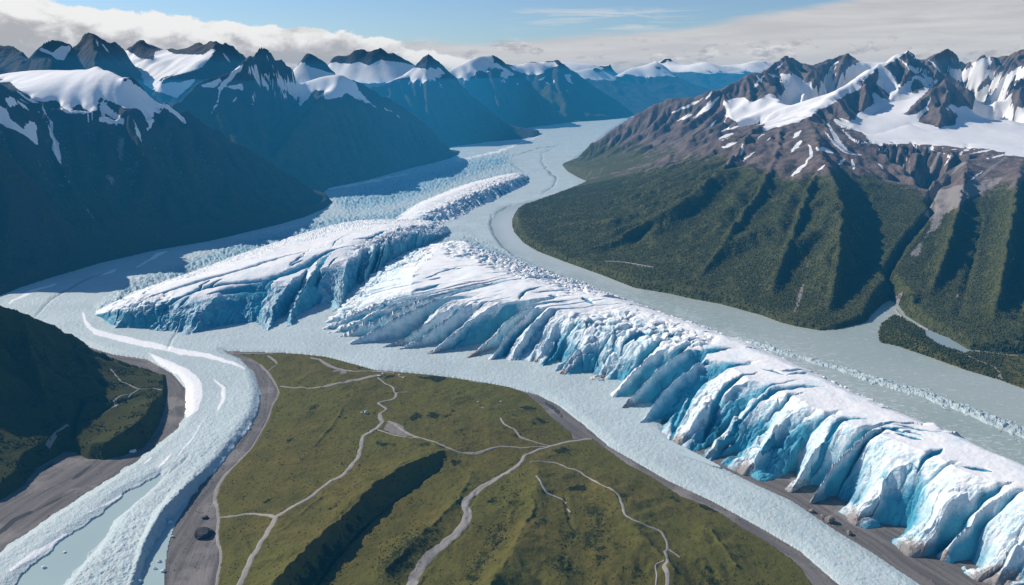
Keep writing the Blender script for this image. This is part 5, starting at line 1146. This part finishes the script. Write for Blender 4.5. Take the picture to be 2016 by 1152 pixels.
woods('scrub', x, y, z, 0.40, 0.32, ((0.018, 0.026, 0.009), (0.045, 0.052, 0.016)), 9, 'dark bushes scattered over the near left hill', top=0.7)

nst = 60000
sx_ = r.uniform(-110, 110, nst); sy_ = r.uniform(118, 300, nst)
sd_, _ = dist_lines(sx_, sy_, iceW, True)
okst = ~inside(sx_, sy_, iceW) & (sd_ < 22) & ~inside(sx_, sy_, greenW) & (r.random(nst) < 0.10 + 0.5 * np.exp(-sd_ / 1.5) + 0.35 * sstep(0.1, 0.5, fbm(sx_, sy_, 9, 3, 91)))
okst &= ~inside(sx_, sy_, [G(*p) for p in [(-60, 1240), (324, 1240), (322, 1134), (329, 1075), (344, 1030), (368, 993), (385, 960), (330, 935), (300, 920), (200, 990), (60, 1090), (-60, 1170)]])
woods('rubble', sx_[okst], sy_[okst], 0 * sx_[okst] + 0.08, 0.16, 0.15, ((0.07, 0.065, 0.062), (0.30, 0.27, 0.25)), 12, 'loose stones strewn over the grey gravel banks', top=0.75)

# ------------------------------------------------------------------ loose rocks and ice blocks
def block(name, px, py, size, mat, label, cat, group=None, squash=(1, 1, 0.7), seed=1, z=0.0, rot=0.0, on=None, cuts=3):
    import bmesh
    r_ = random.Random(seed)
    bm = bmesh.new(); bmesh.ops.create_icosphere(bm, subdivisions=cuts, radius=1.0)
    planes = [(np.array([r_.gauss(0, 1), r_.gauss(0, 1), r_.gauss(0, 1)]), r_.uniform(0.55, 0.85)) for _ in range(9)]
    co = np.array([v.co for v in bm.verts])
    for nrm, d in planes:
        nrm = nrm / np.linalg.norm(nrm); e = co @ nrm - d
        co = co - np.outer(np.maximum(e, 0), nrm)
    co += 0.06 * np.stack([perlin(co[:, 0] * 3 + seed, co[:, 1] * 3 + co[:, 2] * 2, 3 + i) for i in range(3)], 1)
    co = co * np.array(squash) * size
    c, s = math.cos(rot), math.sin(rot)
    co = np.stack([co[:, 0] * c - co[:, 1] * s, co[:, 0] * s + co[:, 1] * c, co[:, 2]], 1)
    for v, q in zip(bm.verts, co): v.co = q
    me = bpy.data.meshes.new(name); bm.to_mesh(me); bm.free()
    me.materials.append(mat)
    o = bpy.data.objects.new(name, me); COL.objects.link(o)
    x, y = on.hit(px, py, 60, 600, 4000) if on else G(px, py, z)
    zz = float(on.at(x, y)) if on else z
    o.location = (x, y, zz - co[:, 2].min() * 0.55)
    o['label'] = label; o['category'] = cat; o['kind'] = 'thing'
    if group: o['group'] = group
    return o
def mat_rock(name, a, b):
    t = NT(name); n = t.noise(1.5, 6, 0.65); m = t.noise(0.5, 4, 0.6)
    return t.finish(t.mix(t.step(t.math('ADD', t.math('MULTIPLY', n, .5), t.math('MULTIPLY', m, .5)), 0.35, 0.65), a, b), 0.9, t.bump(n, 0.9, 0.3), 0.2)
M_ROCKD = mat_rock('dark_rock', (0.03, 0.03, 0.035), (0.075, 0.07, 0.07)); M_ROCKP = mat_rock('pale_rock', (0.62, 0.60, 0.56), (0.80, 0.79, 0.76)); M_ROCKB = mat_rock('brown_rock', (0.16, 0.13, 0.115), (0.32, 0.28, 0.25))
M_BERG = mat_rock('ice_block', (0.55, 0.72, 0.78), (0.84, 0.88, 0.90))
block('boulder', 262, 890, 1.0, M_ROCKP, 'bright white boulder alone on the left gravel bank', 'boulder', squash=(1.0, 0.7, 0.5), seed=3, rot=0.5)
block('dark_block', 402, 1053, 2.6, M_ROCKD, 'dark slab standing in for a shadow-filled hollow on the gravel between the melt water and the plateau', 'rock', squash=(1.0, 0.75, 0.42), seed=5, rot=0.35)  # dark slab set where shade fills a hollow
block('dark_block', 405, 1020, 1.0, M_ROCKD, 'small dark rock just above the large dark slab on the gravel', 'rock', squash=(1, 0.7, 0.4), seed=6)
for i, (px, py, sz, lab) in enumerate([(721.5, 814, 0.75, 'tallest pale rock standing in the grass left of the zigzag trail'), (712, 813, 0.42, 'small pale rock beside the tallest pale rock in the grass'), (747, 741, 0.8, 'pale blocky boulder at the upper trail junction'), (754, 738, 0.75, 'grey boulder right of the pale one at the upper trail junction'),
                                       (786, 739, 0.5, 'pale stone by the end of the top edge track'), (795, 744, 0.55, 'flat pale stone right of the end of the top edge track'), (941.5, 792, 0.4, 'tiny pale stone in the grass on the right half of the plateau'), (986, 791, 0.4, 'tiny pale stone next to a dark bush on the plateau')]):
    block('boulder', px, py, sz, M_ROCKP, lab, 'boulder', 'pale boulders on the plateau', (0.9, 0.7, 1.0 if i == 0 else 0.6), 20 + i, on=FG)
for i, (px, py, sz, lab) in enumerate([(1622, 1021, 1.0, 'brown boulder at the foot of the long ice lobe, left of a pair'), (1633, 1028, 1.3, 'larger pale brown boulder at the foot of the long ice lobe'), (1598, 1008, 0.8, 'small brown boulder on the gravel, highest of the four at the lobe foot'), (1672, 1052, 0.8, 'small brown boulder on the gravel, lowest of the four at the lobe foot')]):
    block('boulder', px, py, sz, M_ROCKB, lab, 'boulder', 'boulders at the ice foot', (1, 0.8, 0.8), 40 + i, z=0.02)
for i, (px, py, sz, lab) in enumerate([(87, 1118, 0.55, 'small ice block alone in the middle melt water channel'), (127, 1088, 0.4, 'tiny ice block upstream in the middle melt water channel'), (314, 1106, 0.55, 'ice block in the narrow water strip below the ice cliff'), (321, 1125, 0.6, 'ice block touching the gravel in the narrow water strip'),
                                       (306, 1120, 0.5, 'lower ice block close under the ice cliff'), (334, 1030, 0.7, 'upper ice block at the head of the narrow water strip'), (340, 1057, 0.4, 'tiny ice block by the gravel of the narrow water strip'), (272, 1146, 0.9, 'large ice block fallen from the cliff at the lower edge')]):
    block('iceberg', px, py, sz, M_BERG, lab, 'iceberg', 'ice blocks afloat in melt water', (1, 0.8, 0.6), 60 + i, z=0.1)
print('props', round(time.time() - T0, 1))

# ------------------------------------------------------------------ sky, clouds, sun, haze, camera
SUN_AZ, SUN_EL = math.radians(26), math.radians(36)      # azimuth: behind the left shoulder of the view
sx, sy, sz = -math.cos(SUN_EL) * math.cos(SUN_AZ), math.cos(SUN_EL) * math.sin(SUN_AZ), math.sin(SUN_EL)
world = bpy.data.worlds.new('World'); bpy.context.scene.world = world; world.use_nodes = True
wt = world.node_tree; wt.nodes.clear()
class WN(NT):
    def __init__(self): self.t = wt
w = WN()
sky = w.n('ShaderNodeTexSky', sky_type='NISHITA', sun_disc=False, sun_elevation=SUN_EL, sun_rotation=math.atan2(sx, sy) % (2 * math.pi), altitude=1000.0, air_density=1.0, dust_density=0.6, ozone_density=2.0)
SKY_S = 0.093
skyc = w.n('ShaderNodeVectorMath', {0: sky.outputs[0], 1: (0.80, 0.95, 1.15)}, operation='MULTIPLY').outputs[0]
tc = w.n('ShaderNodeTexCoord').outputs['Generated']
sep = w.n('ShaderNodeSeparateXYZ', {0: tc})
hx = w.math('MAXIMUM', sep.outputs[1], 0.02)
az = w.math('DIVIDE', sep.outputs[0], hx)                 # tangent of the bearing
el = w.math('DIVIDE', sep.outputs[2], w.math('SQRT', w.math('ADD', w.math('MULTIPLY', sep.outputs[0], sep.outputs[0]), w.math('MULTIPLY', hx, hx))))
def curve(pts):
    """piecewise value over bearing -1..1"""
    cr = w.n('ShaderNodeValToRGB'); e = cr.color_ramp.elements
    w.put(cr, 'Fac', w.math('MULTIPLY_ADD', az, 0.5, 0.5))
    while len(e) < len(pts): e.new(0.5)
    for q, (a, v) in zip(e, pts): q.position = a * 0.5 + 0.5; q.color = (v, v, v, 1)
    return cr.outputs[0]
def cvec(sa, se): return w.n('ShaderNodeCombineXYZ', {0: w.math('MULTIPLY', az, sa), 1: w.math('MULTIPLY', el, se)}).outputs[0]
def wnoise(sa, se, scale, detail=5, rough=0.55, dist=0.0, w_=0.0):
    v = w.n('ShaderNodeVectorMath', {0: cvec(sa, se), 1: (w_, w_ * 1.7, w_ * 0.6)}, operation='ADD').outputs[0]
    return w.noise(scale, detail, rough, v, dist)
# bank of cumulus on the left: its upper edge over bearing
eT = curve([(-1.0, 0.092), (-0.72, 0.087), (-0.55, 0.079), (-0.40, 0.066), (-0.25, 0.057), (-0.17, 0.048), (-0.10, 0.030), (0.02, 0.0)])
bil = wnoise(1, 1.7, 20, 7, 0.62, 0.35)
edge_n = w.math('MULTIPLY', w.math('SUBTRACT', bil, 0.5), 0.034)
d1 = w.math('SUBTRACT', w.math('ADD', eT, edge_n), el)
m1 = w.step(d1, -0.0008, 0.0030)
lit = wnoise(1, 2.2, 22, 5, 0.55, 0.4, 3.1)
big = wnoise(1, 2.4, 10, 6, 0.58, 0.5, 7.7)
sh1 = w.math('ADD', w.math('MULTIPLY', w.step(d1, 0.0, 0.042), 0.75), w.math('MULTIPLY', w.math('SUBTRACT', big, 0.5), 2.4))
sh1 = w.math('ADD', sh1, w.math('MULTIPLY', w.math('SUBTRACT', lit, 0.5), 1.5))
c1 = w.mix(w.step(sh1, 0.10, 0.85), (0.92, 0.91, 0.90), (0.46, 0.455, 0.47))
# smooth sheet on the right, rising towards the right
eR = curve([(-0.45, 0.0), (-0.22, 0.046), (-0.10, 0.047), (-0.02, 0.043), (0.10, 0.052), (0.22, 0.060), (0.36, 0.080), (0.46, 0.098), (0.58, 0.118), (1.0, 0.135)])
st1 = wnoise(1, 9, 6, 5, 0.55, 0.2, 1.3)
d2 = w.math('SUBTRACT', w.math('ADD', eR, w.math('MULTIPLY', w.math('SUBTRACT', st1, 0.5), 0.022)), el)
m2 = w.math('MULTIPLY', w.step(d2, -0.002, 0.010), 0.93)
st2 = wnoise(1, 14, 5, 6, 0.6, 0.4, 4.4)
c2 = w.mix(w.step(st2, 0.3, 0.7), (0.52, 0.505, 0.52), (0.68, 0.66, 0.655))
c2 = w.mix(w.math('MULTIPLY', w.step(el, 0.085, 0.02), 0.35), c2, (0.74, 0.725, 0.72))
# low cumulus tufts along the right-hand horizon
tf = wnoise(1, 2.6, 26, 6, 0.62, 0.2, 9.2)
mT = w.math('MULTIPLY', w.step(tf, 0.50, 0.62), w.math('MULTIPLY', w.step(el, 0.005, 0.016), w.step(el, 0.052, 0.034)))
tl = wnoise(1, 3, 40, 4, 0.6, 0.2, 2.2)
cT = w.mix(w.step(tl, 0.4, 0.65), (0.46, 0.455, 0.48), (0.76, 0.745, 0.735))
mT = w.math('MULTIPLY', mT, w.step(az, -0.2, 0.0))
# thin wisps
ws = wnoise(1, 14, 7, 6, 0.6, 0.5, 5.5)
wm = curve([(-0.50, 0.0), (-0.44, 0.55), (-0.32, 0.5), (-0.26, 0.0), (-0.02, 0.0), (0.03, 0.9), (0.17, 0.9), (0.26, 0.0)])
wb = w.math('MULTIPLY', w.step(el, 0.052, 0.062), w.step(el, 0.086, 0.074))
wa = w.math('MULTIPLY', w.step(el, 0.094, 0.100), w.step(el, 0.122, 0.108))
left_side = w.step(az, -0.10, -0.20)
wband = w.math('ADD', w.math('MULTIPLY', wa, left_side), w.math('MULTIPLY', wb, w.math('SUBTRACT', 1.0, left_side)))
mw = w.math('MULTIPLY', w.math('MULTIPLY', wm, wband), w.step(ws, 0.47, 0.60))
col = w.n('ShaderNodeVectorMath', {0: skyc, 1: (SKY_S, SKY_S, SKY_S)}, operation='MULTIPLY').outputs[0]
col = w.mix(w.math('MULTIPLY', mw, 0.8), col, (0.70, 0.71, 0.72))
col = w.mix(m2, col, c2)
col = w.mix(mT, col, cT)
col = w.mix(m1, col, c1)
bg = w.n('ShaderNodeBackground', {'Color': col, 'Strength': 1.0})
wo = w.n('ShaderNodeOutputWorld', {'Surface': bg.outputs[0]})

sun = bpy.data.lights.new('sun', 'SUN'); sun.energy = 5.0; sun.angle = math.radians(0.5); sun.color = (1.0, 0.94, 0.86)
so = bpy.data.objects.new('sun', sun); COL.objects.link(so)
from mathutils import Vector
so.rotation_euler = Vector((sx, sy, sz)).to_track_quat('Z', 'Y').to_euler(); so.location = (0, 0, 400)

# blue valley air: one thin even body of haze from the valley floor to just above the flight height
hm = bpy.data.materials.new('valley_haze'); hm.use_nodes = True; ht = hm.node_tree; ht.nodes.clear()
ho = ht.nodes.new('ShaderNodeOutputMaterial'); ha = ht.nodes.new('ShaderNodeVolumeAbsorption'); he = ht.nodes.new('ShaderNodeEmission'); hadd = ht.nodes.new('ShaderNodeAddShader')
HD = 0.00034
ha.inputs['Color'].default_value = (0.25, 0.15, 0.0, 1); ha.inputs['Density'].default_value = HD
he.inputs['Color'].default_value = (0.020, 0.235, 0.52, 1); he.inputs['Strength'].default_value = 0.00034  # even blue glow put in for light scattered by the air
ht.links.new(ha.outputs[0], hadd.inputs[0]); ht.links.new(he.outputs[0], hadd.inputs[1]); ht.links.new(hadd.outputs[0], ho.inputs['Volume'])
bx = [(-3000, -300), (3000, -300), (3000, 4000), (-3000, 4000)]
hv = [(x, y, -5.0) for x, y in bx] + [(x, y, 116.0) for x, y in bx]
hz = mesh_obj('haze', hv, [(3, 2, 1, 0), (4, 5, 6, 7), (0, 1, 5, 4), (1, 2, 6, 5), (2, 3, 7, 6), (3, 0, 4, 7)], hm, smooth=False, kind='stuff')
hz['label'] = 'thin blue haze filling the valley'; hz['category'] = 'haze'

bx2 = [(-60, 430), (-20, 1100), (330, 3950), (-2950, 3950), (-2950, 300), (-330, 300)]
hv2 = [(x, y, -4.9) for x, y in bx2] + [(x, y, 97.0) for x, y in bx2]
hm2 = hm.copy(); hm2.name = 'glow_haze'
for nd in hm2.node_tree.nodes:
    if nd.type == 'EMISSION': nd.inputs['Strength'].default_value = 0.00038  # stronger glow added to turn the left slopes bluer
    if nd.type == 'VOLUME_ABSORPTION': nd.inputs['Density'].default_value = HD * 0.4
me2 = bpy.data.meshes.new('haze'); me2.from_pydata(hv2, [], [(5, 4, 3, 2, 1, 0), (6, 7, 8, 9, 10, 11)] + [(i, (i + 1) % 6, 6 + (i + 1) % 6, 6 + i) for i in range(6)]); me2.materials.append(hm2)
hz2 = bpy.data.objects.new('haze', me2); COL.objects.link(hz2); hz2['kind'] = 'stuff'; hz2['label'] = 'added glowing blue haze below the left mountains'; hz2['category'] = 'haze'

cam = bpy.data.cameras.new('camera'); cam.sensor_width = 36.0; cam.lens = 36.0 * FPX / 2016.0; cam.clip_start = 1.0; cam.clip_end = 20000.0
co_ = bpy.data.objects.new('camera', cam); COL.objects.link(co_)
co_.location = (0, 0, CAM_Z); co_.rotation_euler = (math.pi / 2 - PITCH, 0, 0)
sc_ = bpy.context.scene
sc_.camera = co_
sc_.render.engine = 'CYCLES'
sc_.view_settings.view_transform = 'Standard'; sc_.view_settings.look = 'None'; sc_.view_settings.exposure = 0.0; sc_.view_settings.gamma = 1.0
sc_.cycles.use_denoising = True
sc_.cycles.max_bounces = 5; sc_.cycles.diffuse_bounces = 3; sc_.cycles.glossy_bounces = 2; sc_.cycles.transparent_max_bounces = 4; sc_.cycles.volume_bounces = 0
sc_.render.resolution_x = 1024; sc_.render.resolution_y = 585
print('built', round(time.time() - T0, 1))
